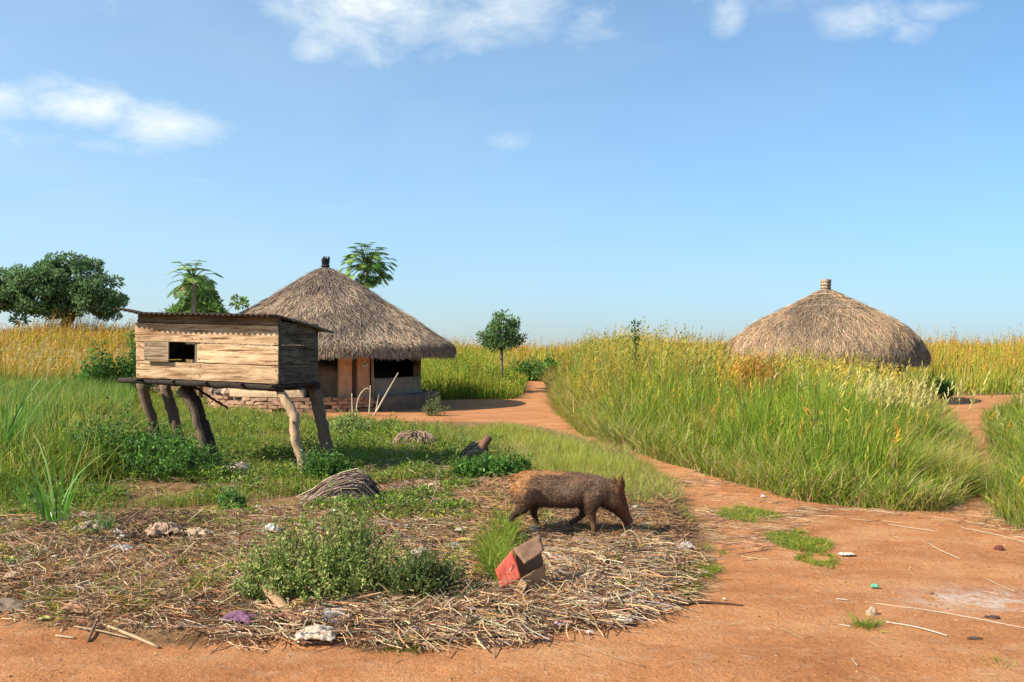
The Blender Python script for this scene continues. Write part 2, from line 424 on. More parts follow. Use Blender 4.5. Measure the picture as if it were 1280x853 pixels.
# tall stand in the centre right
TALL = poly_px([(690, 492), (694, 515), (728, 545), (790, 566), (860, 590), (930, 611), (1000, 628), (1100, 640), (1160, 640), (1200, 628), (1212, 590), (1208, 560), (1190, 532), (1180, 512), (1160, 500),
    (1150, 496), (1120, 503), (900, 503), (870, 480), (800, 474), (690, 472), (680, 482)])
def hut2_clear(x, y): return np.hypot(x-10.25, y-29.5) > 3.0
mb = MB()
x, y = sample(TALL, 165000, lod(10, 1.5)); s = sdf(TALL, x, y)+.10+.75*(fbm(x/.55, y/.55, 32)-.55); k = hut2_clear(x, y) & off_dirt(x, y, .12) & (s > 0); x = x[k]; y = y[k]; s = s[k]
ang = x/y
Hh = (1.40+.45*sstep(.24, .1, ang)+.30*sstep(16, 24, y)*sstep(.25, .12, ang)-.12*sstep(.3, .4, ang))
Hh = Hh*(.25+.75*sstep(-.1, 2.3, s))*(.66+.62*fbm(x/.9, y/.9, 31))*(1+.9*sstep(2.0, .2, s)*(fbm(x/.3, y/.3, 38)-.5)*1.6)*(1+.5*(fbm(x/.35, y/.35, 39)-.5))
h = Hh*R.uniform(.4, 1.08, len(x))
w = (.007+.0006*y)*R.uniform(.7, 1.4, len(x))
ed = sstep(1.2, .1, s)
lean = R.normal(0, .14, len(x))+.10+ed*np.abs(R.normal(.1, .3, len(x)))
az = np.where(R.random(len(x)) < .35, R.normal(.2, .7, len(x)), R.uniform(0, 6.28, len(x)))
az = np.where(R.random(len(x)) < ed*.4, R.normal(-1.6, 1.0, len(x)), az)
bend = np.abs(R.normal(.18, .25, len(x)))+ed*np.abs(R.normal(.2, .3, len(x)))
cn = fbm(x/1.6, y/1.6, 41)
c0 = pick(len(x), [GREEN, GREEN, OLIVE, LIME], .22); c1 = pick(len(x), [GREEN, LIME, LIME, YEL], .2, p=[.4, .35, .15, .1])
gold = R.random(len(x)) < np.clip(.14+.50*sstep(16, 23, y)+(cn-.52)*1.8, 0.04, .8)
c1[gold] = pick(gold.sum(), [GOLD, YEL, STRAW], .15)
dead = (R.random(len(x)) < ed*.45); c0[dead] = pick(dead.sum(), [STRAW, OLIVE], .2); c1[dead] = pick(dead.sum(), [STRAW, YEL], .15)
blades(mb, x, y, h, w, lean, bend, az, c0, c1, 4)
def seedheads(mb, x, y, h, colr, n=7, size=.16, lean=.1, az=None, wd=.006):
    """stem with a feathery head"""
    N = len(x); az = R.normal(.2, .8, N) if az is None else az
    lean = np.abs(R.normal(lean, .08, N))
    blades(mb, x, y, h, wd, lean, .05, az, colr*.8, colr, 3)
    g = gz(x, y)
    for k in range(n):
        t = 1-.28*k/n
        cx = x+np.cos(az)*(lean*t+.05*t**2.2)*h; cy = y+np.sin(az)*(lean*t+.05*t**2.2)*h; cz = g+h*t*.985-.02
        d = np.stack([np.cos(az)*.5+R.normal(0, .35, N), np.sin(az)*.5+R.normal(0, .35, N), R.uniform(.5, 1.1, N)], 1)
        leaves(mb, np.stack([cx, cy, cz], 1), d, size*R.uniform(.5, 1.1, N), size*.085*(1+y/16), colr*(1+R.normal(0, .12, (N, 1))), .1)
i = R.choice(len(x), 6500, replace=False); i = i[(s[i] > .7)]
i = i[R.random(len(i)) < .12+.88*sstep(14, 22, y[i])]
seedheads(mb, x[i], y[i], np.maximum(Hh[i]*R.uniform(.9, 1.12, len(i)), .5), pick(len(i), [GOLD, YEL, YEL, (.42, .40, .10), OLIVE], .15), 6, .13, wd=.008)
for (ax, ay, cnt, rx, ry, hh) in ((1150, 612, 5200, .55, .5, .62), (1195, 618, 2200, .25, .3, .45), (1010, 612, 2200, .5, .3, .4)):
    c = gp(ax, ay); xx = c.x+R.normal(0, rx*.6, cnt); yy = c.y+.35+R.normal(0, ry*.6, cnt); k = off_dirt(xx, yy, .2); xx = xx[k]; yy = yy[k]; cnt = len(xx)
    blades(mb, xx, yy, hh*R.uniform(.4, 1.15, cnt), R.uniform(.004, .009, cnt), np.abs(R.normal(.3, .2, cnt)), np.abs(R.normal(.5, .3, cnt)), R.uniform(0, 6.3, cnt), pick(cnt, [OLIVE, LIME], .2), pick(cnt, [(.55, .46, .12), YEL, STRAW, LIME], .2), 4)
# pale arching plumes and rusty stems in front of the second hut
for (ax, ay, cnt, cl, hh, sp) in ((1070, 566, 60, (.60, .50, .18), 1.25, 1.0), (1120, 560, 40, (.60, .50, .18), 1.0, .8), (930, 556, 70, RUST, 1.42, .28), (912, 548, 50, GOLD, 1.42, .25), (1175, 600, 0, YEL, .6, .4)):
    if not cnt: continue
    c = gp(ax, ay); N = cnt
    seedheads(mb, c.x+R.normal(0, sp*.6, N), c.y+R.normal(0, sp*.5, N), hh*R.uniform(.8, 1.1, N), pick(N, [cl], .12), 9, .14, .22, R.normal(.3, .5, N), .009)
stuff(mb, 'tall_grass', M_grass, 'tall green grass with golden tips standing in front of the right hut', 'tall grass')

# dry trampled skirts along the path edges
mb = MB()
for poly, n in ((TALL, 26000), (FINE_, 16000), (RM_, 12000)):
    lo = poly.min(0)-.5; hi = np.minimum(poly.max(0)+.5, [20, 24]); x = R.uniform(lo[0], hi[0], n*8); y = R.uniform(lo[1], hi[1], n*8); s = sdf(poly, x, y)
    s2 = s+.5*(fbm(x/.3, y/.3, 36)-.5); k = (s2 > -.02) & (s2 < .55) & (y < 24) & hut2_clear(x, y) & (sdf(DIRT, x, y) < .1+.15*sstep(12, 8, y)); x = x[k][:n]; y = y[k][:n]; N = len(x)
    h = R.uniform(.06, .30, N)*(.6+.7*fbm(x/.4, y/.4, 37))
    blades(mb, x, y, h, R.uniform(.004, .009, N), np.abs(R.normal(.35, .3, N)), np.abs(R.normal(.5, .35, N)), R.uniform(0, 6.3, N), pick(N, [OLIVE, STRAW, GREEN], .2), pick(N, [STRAW, YEL, LIME, (.42, .30, .13)], .2, p=[.35, .25, .22, .18]), 3)
stuff(mb, 'dry_skirt_grass', M_grass, 'yellowed trampled grass fringe along the edges of the path', 'dry grass')

# left golden field
GOLDF = poly_px([(-260, 480), (-200, 505), (60, 500), (150, 492), (300, 486), (300, 466), (380, 462), (400, 452), (-300, 452)])
GOLDF = np.vstack([GOLDF, [(-80, 120), (-20, 120)]])[[0, 1, 2, 3, 4, 5, 6, 7, 10, 9, 8]]
mb = MB()
x, y = sample(GOLDF, 85000, lod(24, 1.4)); k = np.hypot(x+5.6, y-27) > 3.9; x = x[k]; y = y[k]
cn = fbm(x/5, y/5, 52)
Hh = (1.05+.4*sstep(25, 45, y))*(.45+.5*np.clip((cn-.3)*2.2, 0, 1)+.45*np.clip((fbm(x/2.4, y/2.4, 53)-.3)*2.4, 0, 1)+.7*np.clip((fbm(x/6, y/6, 54)-.52)*4, 0, 1))
h = Hh*R.uniform(.5, 1.1, len(x))
near = sstep(30, 21, y)
c0 = pick(len(x), [LIME, OLIVE, YEL], .2)
c1 = pick(len(x), [GOLD, STRAW, YEL, RUST], .18, p=[.42, .18, .28, .12])
g = R.random(len(x)) < near*.5; c1[g] = pick(g.sum(), [LIME, YEL], .2)
g = R.random(len(x)) < (fbm(x/3, y/3, 57) > .54)*.75; c1[g] = pick(g.sum(), [LIME, GREEN], .2)
blades(mb, x, y, h, (.004+.0009*y)*R.uniform(.6, 1.4, len(x)), R.normal(.1, .15, len(x)), np.abs(R.normal(.1, .2, len(x))), R.normal(.2, 1, len(x)), c0, c1, 3)
i = R.choice(len(x), 19000, replace=False)
sc_ = pick(len(i), [STRAW, (.62, .48, .22), GOLD, YEL], .15, p=[.25, .22, .35, .18]); q = R.random(len(i)) < sstep(30, 48, y[i]+14*(cn[i]-.5))*.75; sc_[q] = pick(q.sum(), [RUST, (.50, .26, .06), GOLD], .15)
seedheads(mb, x[i], y[i], Hh[i]*R.uniform(.7, 1.15, len(i)), sc_, 4, .15, wd=.010)
stuff(mb, 'golden_grass', M_grass, 'golden ripe grass field rising on the left towards the big tree', 'golden grass')

# field behind, right side and beyond
mb = MB()
FARP = np.array([(-30, 40), (-22, 150), (0, 170), (30, 170), (90, 120), (60, 45), (30, 31.5), (15.0, 33.5), (12, 36), (8, 40), (2.2, 42), (1.9, 62), (.8, 62), (.6, 48), (-1, 42), (-8, 38)])
x, y = sample(FARP, 90000, lod(34, 1.5)); k = (np.hypot(x-10.25, y-29.5) > 3.8) & off_dirt(x, y, 0) & (np.hypot(x-9.5, y-39) > 3.2); x = x[k]; y = y[k]
cn = fbm(x/4, y/4, 62)
Hh = (1.25+.25*sstep(36, 60, y))*(.40+.55*np.clip((cn-.3)*2.2, 0, 1)+.55*np.clip((fbm(x/2.4, y/2.4, 63)-.3)*2.4, 0, 1)+.75*np.clip((fbm(x/6, y/6, 64)-.52)*4, 0, 1)*sstep(35, 42, y))
Hh = Hh*np.where(x > 13, .4+.6*sstep(31.5, 35, y), 1.0)
h = Hh*R.uniform(.5, 1.1, len(x))
c0 = pick(len(x), [LIME, OLIVE, GREEN, YEL], .2)
c1 = pick(len(x), [GOLD, STRAW, YEL, RUST, LIME], .18, p=[.52, .06, .22, .14, .06])
g = R.random(len(x)) < np.maximum((1-sstep(36, 41, y))*.8, (fbm(x/3, y/3, 67) > .56)*.7); c1[g] = pick(g.sum(), [LIME, GREEN, YEL], .2)
blades(mb, x, y, h, (.004+.0009*y)*R.uniform(.6, 1.4, len(x)), R.normal(.1, .15, len(x)), np.abs(R.normal(.1, .2, len(x))), R.normal(.2, 1, len(x)), c0, c1, 3)
i = R.choice(len(x), 9000, replace=False); i = i[(y[i] > 38) | (cn[i] > .55)]
seedheads(mb, x[i], y[i], Hh[i]*R.uniform(.9, 1.12, len(i)), pick(len(i), [YEL, GOLD, RUST], .12), 4, .16, wd=.014)
stuff(mb, 'far_field_grass', M_grass, 'orange and yellow ripe grass far behind the right hut', 'field grass')

# behind the first hut: yellow-green bushy grass
mb = MB()
BEH = poly_px([(520, 502), (640, 502), (656, 491), (657, 474), (662, 466), (640, 462), (480, 462), (420, 468), (470, 485)])
x, y = sample(BEH, 42000, lod(34, 1)); k = off_dirt(x, y, 0) & (np.hypot(x+5.6, y-27) > 4.0); x = x[k]; y = y[k]
cn = fbm(x/1.8, y/1.8, 72)
s = sdf(BEH, x, y); Hh = 1.5*(.55+.8*cn)*(.35+.65*sstep(0, 2.2, s))
h = Hh*R.uniform(.45, 1.1, len(x))
c0 = pick(len(x), [GREEN, LIME, OLIVE], .2); c1 = pick(len(x), [LIME, YEL, GREEN, GOLD], .2, p=[.4, .28, .2, .12])
blades(mb, x, y, h, (.008+.0007*y)*R.uniform(.7, 1.4, len(x)), R.normal(.1, .2, len(x)), np.abs(R.normal(.2, .2, len(x))), R.uniform(0, 6.3, len(x)), c0, c1, 3)
N = 26000; i = R.choice(len(x), N); zz = gz(x[i], y[i])+Hh[i]*R.uniform(.1, .95, N)
leaves(mb, np.stack([x[i]+R.normal(0, .1, N), y[i]+R.normal(0, .1, N), zz], 1), R.normal(0, 1, (N, 3))+[0, 0, .5], .09, .045, pick(N, [GREEN, LIME, YEL], .2))
stuff(mb, 'bushy_grass', M_grass, 'yellow green bushy grass around the small tree behind the left hut', 'bushy grass')

# right margin near grass
mb = MB()
RM = np.vstack([poly_px([(1228, 520), (1238, 560), (1238, 600), (1228, 625), (1248, 652), (1295, 672)]), np.array([(6.5, 8.3), (12, 8.5), (18, 14), (18, 26), (15, 25.5), (13.6, 23.5)])])
x, y = sample(RM, 48000, lod(9, 1.4)); s = sdf(RM, x, y)+.1+.6*(fbm(x/.5, y/.5, 83)-.55); k = off_dirt(x, y, .1) & (s > 0); x = x[k]; y = y[k]; s = s[k]
cn = fbm(x/1.2, y/1.2, 82)
Hh = (.85)*(.6+.7*cn)*(.35+.65*sstep(0, 1.0, s))
h = Hh*R.uniform(.5, 1.1, len(x)); ed = sstep(.5, .05, s)
c0 = pick(len(x), [GREEN, GREEN, OLIVE], .2); c1 = pick(len(x), [GREEN, LIME, YEL, STRAW], .2, p=[.4, .35, .17, .08])
g = R.random(len(x)) < ed*.5; c1[g] = pick(g.sum(), [STRAW, YEL], .2)
blades(mb, x, y, h, (.007+.0006*y)*R.uniform(.7, 1.4, len(x)), R.normal(.15, .2, len(x)), np.abs(R.normal(.35, .25, len(x))), np.where(ed > .4, R.normal(3.6, 1, len(x)), R.uniform(0, 6.3, len(x))), c0, c1, 4)
i = R.choice(len(x), 260, replace=False)
seedheads(mb, x[i], y[i], Hh[i]*1.35, pick(len(i), [STRAW, GOLD], .12), 7, .12)
stuff(mb, 'verge_grass', M_grass, 'green verge grass at the right edge beside the side path', 'verge grass')

# pale fine grass between pig and path
mb = MB()
FINE = poly_px([(560, 540), (640, 536), (700, 546), (760, 562), (810, 584), (838, 606), (850, 630), (800, 632), (740, 622), (690, 606), (640, 596), (640, 570), (560, 552)])
x, y = sample(FINE, 56000, lod(10, 1)); s = sdf(FINE, x, y)+.55*(fbm(x/.4, y/.4, 93)-.5); k = s > 0; x = x[k]; y = y[k]; s = s[k]
h = .34*(.5+.8*fbm(x/.8, y/.8, 91))*(.3+.7*sstep(0, .9, s))*R.uniform(.4, 1.1, len(x))
blades(mb, x, y, h, .006*R.uniform(.6, 1.3, len(x))*(y/10), R.normal(.1, .2, len(x)), np.abs(R.normal(.25, .25, len(x))), R.uniform(0, 6.3, len(x)),
       pick(len(x), [LIME, GREEN, YEL], .2), pick(len(x), [YEL, (.45, .47, .12), STRAW, LIME], .2, p=[.3, .4, .1, .2]), 3)
stuff(mb, 'fine_grass', M_grass, 'fine pale yellow green grass strip behind the pig along the path', 'fine grass')

# short grass and weeds of the yard round the coop
YARD = poly_px([(-400, 650), (0, 648), (140, 640), (300, 630), (420, 612), (540, 600), (650, 592), (660, 575), (610, 548), (560, 533), (470, 529), (400, 526), (330, 520), (270, 505), (180, 498), (0, 500), (-260, 508)])
mb = MB()
x, y = sample(YARD, 150000, lod(9, 1.1)); k = off_dirt(x, y, .1) & (np.hypot(x+5.6, y-27) > 3.3)
pn = fbm(x/1.1, y/1.1, 101); k &= R.random(len(x)) < np.clip((pn-.28)*4, .12, 1)
x = x[k]; y = y[k]; pn = pn[k]
leftb = sstep(-.38, -.48, x/y)*sstep(9, 11, y)
Hh = (.17+.10*sstep(12, 18, y)+.38*leftb*(.5+1.0*fbm(x/.7, y/.7, 106)))*(.5+.9*pn)
h = Hh*R.uniform(.4, 1.2, len(x))
c0 = pick(len(x), [GREEN, LIME, OLIVE, DGREEN], .2); c1 = pick(len(x), [GREEN, LIME, YEL, STRAW, OLIVE], .2, p=[.3, .32, .16, .1, .12])
yn = fbm(x/2.2, y/2.2, 104); g = R.random(len(x)) < np.clip((yn-.5)*3, 0, .6); c1[g] = pick(g.sum(), [YEL, (.42, .42, .12)], .2)
lk_ = leftb*R.uniform(.5, 1.5, len(x)); c1 = np.clip(c1*(1+leftb*R.normal(.1, .4, len(x)))[:, None], .01, 1); c0 = c0*(1-.35*leftb)[:, None]
blades(mb, x, y, h*(1+.25*leftb*R.random(len(x))), (.004+.0004*y)*R.uniform(.7, 1.5, len(x))*(1+.9*lk_), R.normal(.15, .3, len(x)), np.abs(R.normal(.4, .3, len(x))), R.uniform(0, 6.3, len(x)), c0, c1, 3)
stuff(mb, 'yard_grass', M_grass, 'short green yard grass growing around the raised wooden coop', 'grass')

mb = MB()
def weeds(mb, cx, cy, rad, hgt, n, size, cols, up=.5):
    """leafy domes: centres arrays"""
    for a in range(len(cx)):
        N = int(n[a]); r = rad[a]; hh = hgt[a]
        th = R.uniform(0, 6.283, N); u = np.sqrt(R.random(N)); q = R.random(N)**.6
        x = cx[a]+np.cos(th)*u*r; y = cy[a]+np.sin(th)*u*r
        top = hh*np.sqrt(np.clip(1-u*u*.9, 0, 1))*(.75+.5*R.random(N))
        z = gz(x, y)+top*q
        d = np.stack([np.cos(th)*u, np.sin(th)*u, np.full(N, up)], 1)+R.normal(0, .55, (N, 3))
        L = size*R.uniform(.6, 1.4, N)
        leaves(mb, np.stack([x, y, z], 1), d, L, L*.55, pick(N, cols, .22), .15, side=np.stack([-np.sin(th), np.cos(th), R.normal(0, .5, N)], 1))
for px, py, r, hh in ((30, 545, .9, .55), (90, 520, .9, .6), (130, 500, .8, .6), (-10, 575, .8, .5), (60, 575, .6, .35), (220, 500, .7, .4), (320, 540, .7, .3), (480, 552, .6, .25)):
    p = gp(px, py); a = R.uniform(0, 6.3, 14); q = R.uniform(0, r, 14); weeds(mb, p.x+np.cos(a)*q, p.y+np.sin(a)*q*1.5, R.uniform(.1, .3, 14), hh*R.uniform(.5, 1.1, 14), R.integers(60, 160, 14), .045, [GREEN, (.12, .24, .04), LIME, YEL, DGREEN])
x, y = sample(YARD, 1500, lod(9, .8)); k = off_dirt(x, y, -.15) & (np.hypot(x+5.6, y-27) > 3.5) & (fbm(x/1.3, y/1.3, 111) > .42); x = x[k]; y = y[k]
weeds(mb, x, y, R.uniform(.08, .24, len(x)), R.uniform(.06, .26, len(x)), R.integers(30, 90, len(x)), .042, [GREEN, (.07, .15, .025), LIME, OLIVE])
# low green creeping plants on the mound
x, y = sample(MOUND, 520); k = fbm(x/.7, y/.7, 121) > .5; x = x[k]; y = y[k]
weeds(mb, x, y, R.uniform(.05, .18, len(x)), R.uniform(.03, .10, len(x)), R.integers(25, 80, len(x)), .026, [GREEN, LIME, OLIVE, YEL])
x, y = sample(MOUND, 9000); k = fbm(x/.6, y/.6, 125) > .53; x = x[k]; y = y[k]; N = len(x)
blades(mb, x, y, R.uniform(.06, .17, N), R.uniform(.003, .006, N), R.normal(.2, .3, N), np.abs(R.normal(.4, .3, N)), R.uniform(0, 6.3, N), pick(N, [GREEN, OLIVE], .2), pick(N, [GREEN, LIME, YEL, STRAW], .2), 3)
for (px, py, r, hh, nn) in ((480, 640, .4, .14, 900), (520, 625, .4, .12, 900), (560, 640, .25, .1, 500), (440, 560, .5, .25, 1200), (600, 565, .35, .12, 600), (570, 612, .3, .1, 500), (420, 640, .3, .12, 500),
                            (20, 560, .7, .3, 1500), (80, 590, .6, .22, 1500), (10, 620, .5, .25, 1500), (120, 625, .35, .15, 900), (300, 560, .6, .2, 1200), (340, 575, .4, .18, 900), (440, 585, .4, .15, 800),
                            (385, 575, .4, .3, 900), (250, 600, .4, .14, 800), (560, 600, .3, .1, 500), (520, 590, .35, .12, 600)):
    p = gp(px, py); weeds(mb, [p.x], [p.y], [r], [hh], [nn], .036, [GREEN, (.07, .15, .025), LIME, OLIVE])
stuff(mb, 'low_weeds', M_leaf, 'low broad leaved green weeds covering the yard under the coop', 'weeds')

# reeds on the left
mb = MB()
REED = poly_px([(-300, 560), (-100, 585), (20, 585), (70, 560), (120, 540), (165, 520), (165, 500), (60, 496), (-200, 500)])
x, y = sample(REED, 26000, lambda x, y: lod(10, .8)(x, y)*np.clip((fbm(x/.6, y/.6, 133)-.3)*4, .1, 1)); s = sdf(REED, x, y)
h = (.75+.2*sstep(-.30, -.5, x/y))*(.6+.6*fbm(x/.8, y/.8, 131))*R.uniform(.5, 1.1, len(x))
blades(mb, x, y, h, R.uniform(.010, .02, len(x)), R.normal(.05, .12, len(x)), np.abs(R.normal(.12, .15, len(x))), R.uniform(0, 6.3, len(x)),
       pick(len(x), [(.09, .2, .03), GREEN], .2), pick(len(x), [(.12, .27, .03), (.17, .33, .06), LIME, (.38, .46, .2), YEL], .2, p=[.3, .3, .2, .12, .08]), 4)
stuff(mb, 'broad_grass', M_grass, 'long broad green grass blades growing along the left edge', 'broad grass')
def tussock(px, py, n, hh, wd, spread, label, cat='grass clump', cols=((.12, .27, .03), (.17, .33, .06), (.3, .42, .16)), bend=.3, group=None, lean=.12, name='grass_clump'):
    p = gp(px, py); mb = MB(); r = np.abs(R.normal(0, spread, n)); a = R.uniform(0, 6.3, n)
    x = p.x+np.cos(a)*r; y = p.y+np.sin(a)*r
    blades(mb, x, y, hh*R.uniform(.45, 1.1, n), wd*R.uniform(.6, 1.3, n), np.abs(R.normal(lean, .12, n)), np.abs(R.normal(bend, .25, n)), a+R.normal(0, .5, n),
           pick(n, [cols[0]], .2), pick(n, cols, .2), 5)
    mb.v = [v-np.array(p) for v in mb.v]
    return tag(mb.build(name, M_grass, loc=p), label, cat, group)
tussock(70, 655, 22, .95, .02, .07, 'tall clump of arching broad blades at the left in front of the grass', bend=.35)
tussock(-12, 600, 60, 1.5, .03, .12, 'tallest broad bladed clump cut by the left edge', bend=.1)
tussock(38, 640, 16, .55, .02, .08, 'small dark broad bladed clump at the far left edge of the litter', bend=.3)
tussock(130, 668, 60, .3, .010, .07, 'dense green tuft beside the crumpled brown cloth', bend=.3)
for (px, py, n, hh, sp, lb) in ((1080, 782, 150, .10, .05, 'green tuft on the path with a pale stone behind it'), (1247, 828, 50, .06, .05, 'small sparse tuft at the bottom right corner'),
    (505, 812, 150, .09, .10, 'dark green tuft at the road edge below the weed bush'), (225, 824, 24, .04, .03, 'tiny tuft on the road at the lower left'),
    (562, 852, 30, .05, .04, 'tiny yellow green tuft at the bottom edge of the picture')):
    tussock(px, py, n, hh, .006, sp, lb, 'grass tuft', (GREEN, LIME, OLIVE), .5, 'grass tufts on the bare road', .35, 'grass_tuft')
def patch(px0, px1, py0, py1, n, hh, lb):
    a = gp(px0, py1); b = gp(px1, py1); c = gp((px0+px1)/2, py0)
    cx, cy = (a.x+b.x)/2, (a.y+c.y)/2; rx, ry = (b.x-a.x)/2, (c.y-a.y)/2
    mb = MB(); t = R.uniform(0, 6.3, n); u = np.sqrt(R.random(n)); x = cx+np.cos(t)*u*rx*R.uniform(.8, 1.1, n); y = cy+np.sin(t)*u*ry*R.uniform(.8, 1.1, n)
    k = fbm(x/.2, y/.2, 141+px0) > .40; x = x[k]; y = y[k]; n = len(x)
    blades(mb, x, y, (hh+.02)*R.uniform(.5, 1.2, n), .0075*R.uniform(.6, 1.3, n), np.abs(R.normal(.3, .2, n)), np.abs(R.normal(.5, .25, n)), R.uniform(0, 6.3, n), pick(n, [GREEN, OLIVE], .2), pick(n, [LIME, GREEN, YEL], .2), 3)
    p = Vector((cx, cy, gzf(cx, cy))); mb.v = [v-np.array(p) for v in mb.v]
    tag(mb.build('grass_patch', M_grass, loc=p), lb, 'grass patch', 'flat grass patches on the bare path')
patch(905, 995, 634, 654, 3600, .05, 'flat grass patch on the path nearest the tall grass')
patch(980, 1060, 664, 692, 3600, .05, 'flat grass patch on the path beside the small white paper')
patch(1005, 1058, 688, 708, 1400, .04, 'thin grass patch just below the white paper on the path')
patch(832, 872, 624, 658, 2400, .10, 'bright green patch in front of the pig at the path edge')
patch(812, 880, 712, 748, 2600, .07, 'green patch at the right end of the straw litter')
patch(868, 910, 706, 724, 1000, .06, 'small patch at the tip of the straw litter on the path')
patch(885, 915, 680, 694, 200, .04, 'tiny patch between the straw litter and the flat grass patches')
patch(600, 650, 660, 740, 2600, .22, 'yellow green grass clump left of the red box')
patch(30, 75, 728, 768, 700, .08, 'short green patch in the rubbish at the lower left')
patch(215, 260, 715, 755, 500, .12, 'small tuft patch between rubbish and the weed bush')
patch(130, 190, 735, 770, 900, .08, 'green patch beside the curved brown bark piece')
patch(15, 60, 660, 695, 500, .08, 'dry green patch at the left edge of the litter')

# ------------------------------------------------------------------ dry litter
TAN = (.52, .34, .18); BRN = (.30, .16, .08); PALE = (.57, .44, .29); ORG = (.46, .23, .10); GREY = (.36, .28, .21); DK = (.10, .06, .04)
mb = MB()
def litd(x, y): return np.clip(.25+1.5*(fbm(x/.55, y/.55, 151)-.3), .1, 1)
x, y = sample(LITTER, 26000, litd, .35); k = sdf(LITTER, x, y)+.9*(fbm(x/.45, y/.45, 153)-.5) > .05; x = x[k]; y = y[k]; N = len(x)
s = np.clip(sdf(LITTER, x, y), 0, .5)/.5
L = R.uniform(.04, .30, N)**1.15*(.6+.4*s); z = gz(x, y)+R.uniform(0, .035, N)*s+.004
stalks(mb, x, y, z, L, R.uniform(.001, .0034, N), np.where(R.random(N) < .22, R.normal(0, .5, N), R.uniform(0, 3.14, N)), R.normal(0, .14, N)*s, R.normal(0, .22, N), pick(N, [TAN, PALE, BRN, GREY, ORG], .25, p=[.30, .12, .26, .18, .14]), 3)
# thicker, paler ridge of stems along the road edge, in front
RID = poly_px([(215, 786), (300, 798), (360, 800), (330, 780), (420, 770), (520, 765), (640, 758), (700, 700), (800, 690), (868, 700), (850, 745), (760, 782), (640, 806), (520, 810)])
x, y = sample(RID, 4600, lambda x, y: np.clip((fbm(x/.3, y/.3, 155)-.35)*5, .05, 1)); N = len(x)
stalks(mb, x, y, gz(x, y)+R.uniform(0, .05, N), R.uniform(.15, .55, N), R.uniform(.0015, .0045, N), np.where(R.random(N) < .28, R.normal(.05, .5, N), R.uniform(0, 3.14, N)), R.normal(0, .12, N), R.normal(0, .22, N), pick(N, [TAN, TAN, PALE, ORG, BRN, GREY], .25), 4)
N = 260; x, y = sample(RID, N)   # bent stems standing up in loops
for k in range(0, N):
    a = R.uniform(0, 6.28); L = R.uniform(.08, .22); z0 = gzf(x[k], y[k])
    tt = np.linspace(0, 1, 6); hgt = R.uniform(.03, .10)
    pts = np.stack([x[k]+np.cos(a)*L*tt+R.normal(0, .004, 6), y[k]+np.sin(a)*L*tt, z0+hgt*np.sin(np.pi*tt*R.uniform(.6, 1))], 1)
    tube(mb, pts, R.uniform(.0016, .0035), 4, pick(1, [TAN, PALE, PALE], .15)[0], cap=False)
def tangle(poly, n, hgt, cols, lmax=.3):
    x, y = sample(poly, n, None, .25); N = len(x); s = np.clip(sdf(poly, x, y)/.25, 0, 1)
    stalks(mb, x, y, gz(x, y)+R.uniform(0, 1, N)*hgt*s*(.4+.9*fbm(x/.2, y/.2, 171)), R.uniform(.05, lmax, N), R.uniform(.001, .0035, N), R.uniform(0, 6.28, N), R.normal(0, .35, N), R.normal(0, .25, N), pick(N, cols, .25), 3)
tangle(poly_px([(798, 640), (815, 615), (850, 630), (872, 660), (860, 685), (815, 680)]), 2400, .13, [BRN, TAN, ORG, DK, BRN], .26)
tangle(poly_px([(690, 650), (740, 625), (800, 615), (810, 640), (815, 685), (800, 692), (740, 690), (700, 680)]), 3400, .04, [BRN, TAN, ORG, DK, BRN], .26)
tangle(poly_px([(560, 650), (580, 610), (650, 600), (700, 640), (700, 690), (640, 700), (580, 690)]), 3000, .08, [BRN, TAN, ORG], .24)
tangle(poly_px([(100, 690), (130, 660), (190, 650), (280, 655), (270, 680), (180, 700)]), 1500, .07, [BRN, DK, TAN], .3)
tangle(poly_px([(620, 780), (640, 745), (700, 735), (780, 745), (780, 775), (690, 790)]), 1600, .08, [PALE, TAN, ORG], .3)
tangle(poly_px([(430, 790), (450, 760), (560, 745), (620, 760), (620, 795), (520, 800)]), 1300, .08, [PALE, TAN, BRN], .35)
tangle(poly_px([(0, 780), (0, 680), (120, 690), (260, 720), (330, 700), (330, 790), (160, 790)]), 4200, .05, [PALE, TAN, BRN, ORG], .3)
x, y = sample(DIRT[[-1, 0, 1, 2, 3, 4, 5, 6, 7, 8, 9, 10, 11, 12, 13]] if False else np.array([(-3.2, 4.1), (4.2, 4.1), (5.4, 8.6), (2.6, 11.3), (1.4, 8), (1.2, 5.6), (-3, 5.3)]), 420); N = len(x)
stalks(mb, x, y, gz(x, y)+.003, R.uniform(.02, .12, N), R.uniform(.0008, .002, N), R.uniform(0, 6.28, N), 0, R.normal(0, .15, N), pick(N, [TAN, PALE, BRN], .2), 2)
# flakes: bark chips, dead leaves
x, y = sample(LITTER, 46000, litd, .3); k = sdf(LITTER, x, y)+1.0*(fbm(x/.45, y/.45, 153)-.5) > .0; x = x[k]; y = y[k]; N = len(x)
d = np.stack([R.normal(0, 1, N), R.normal(0, 1, N), R.normal(.05, .25, N)], 1)
L = R.uniform(.008, .042, N)
leaves(mb, np.stack([x, y, gz(x, y)+R.uniform(0, .02, N)+.004], 1), d, L, L*R.uniform(.35, .8, N), pick(N, [TAN, BRN, ORG, PALE, GREY, DK], .25, p=[.25, .26, .19, .08, .12, .1]), .2,
       side=np.stack([R.normal(0, 1, N), R.normal(0, 1, N), R.normal(0, .3, N)], 1))
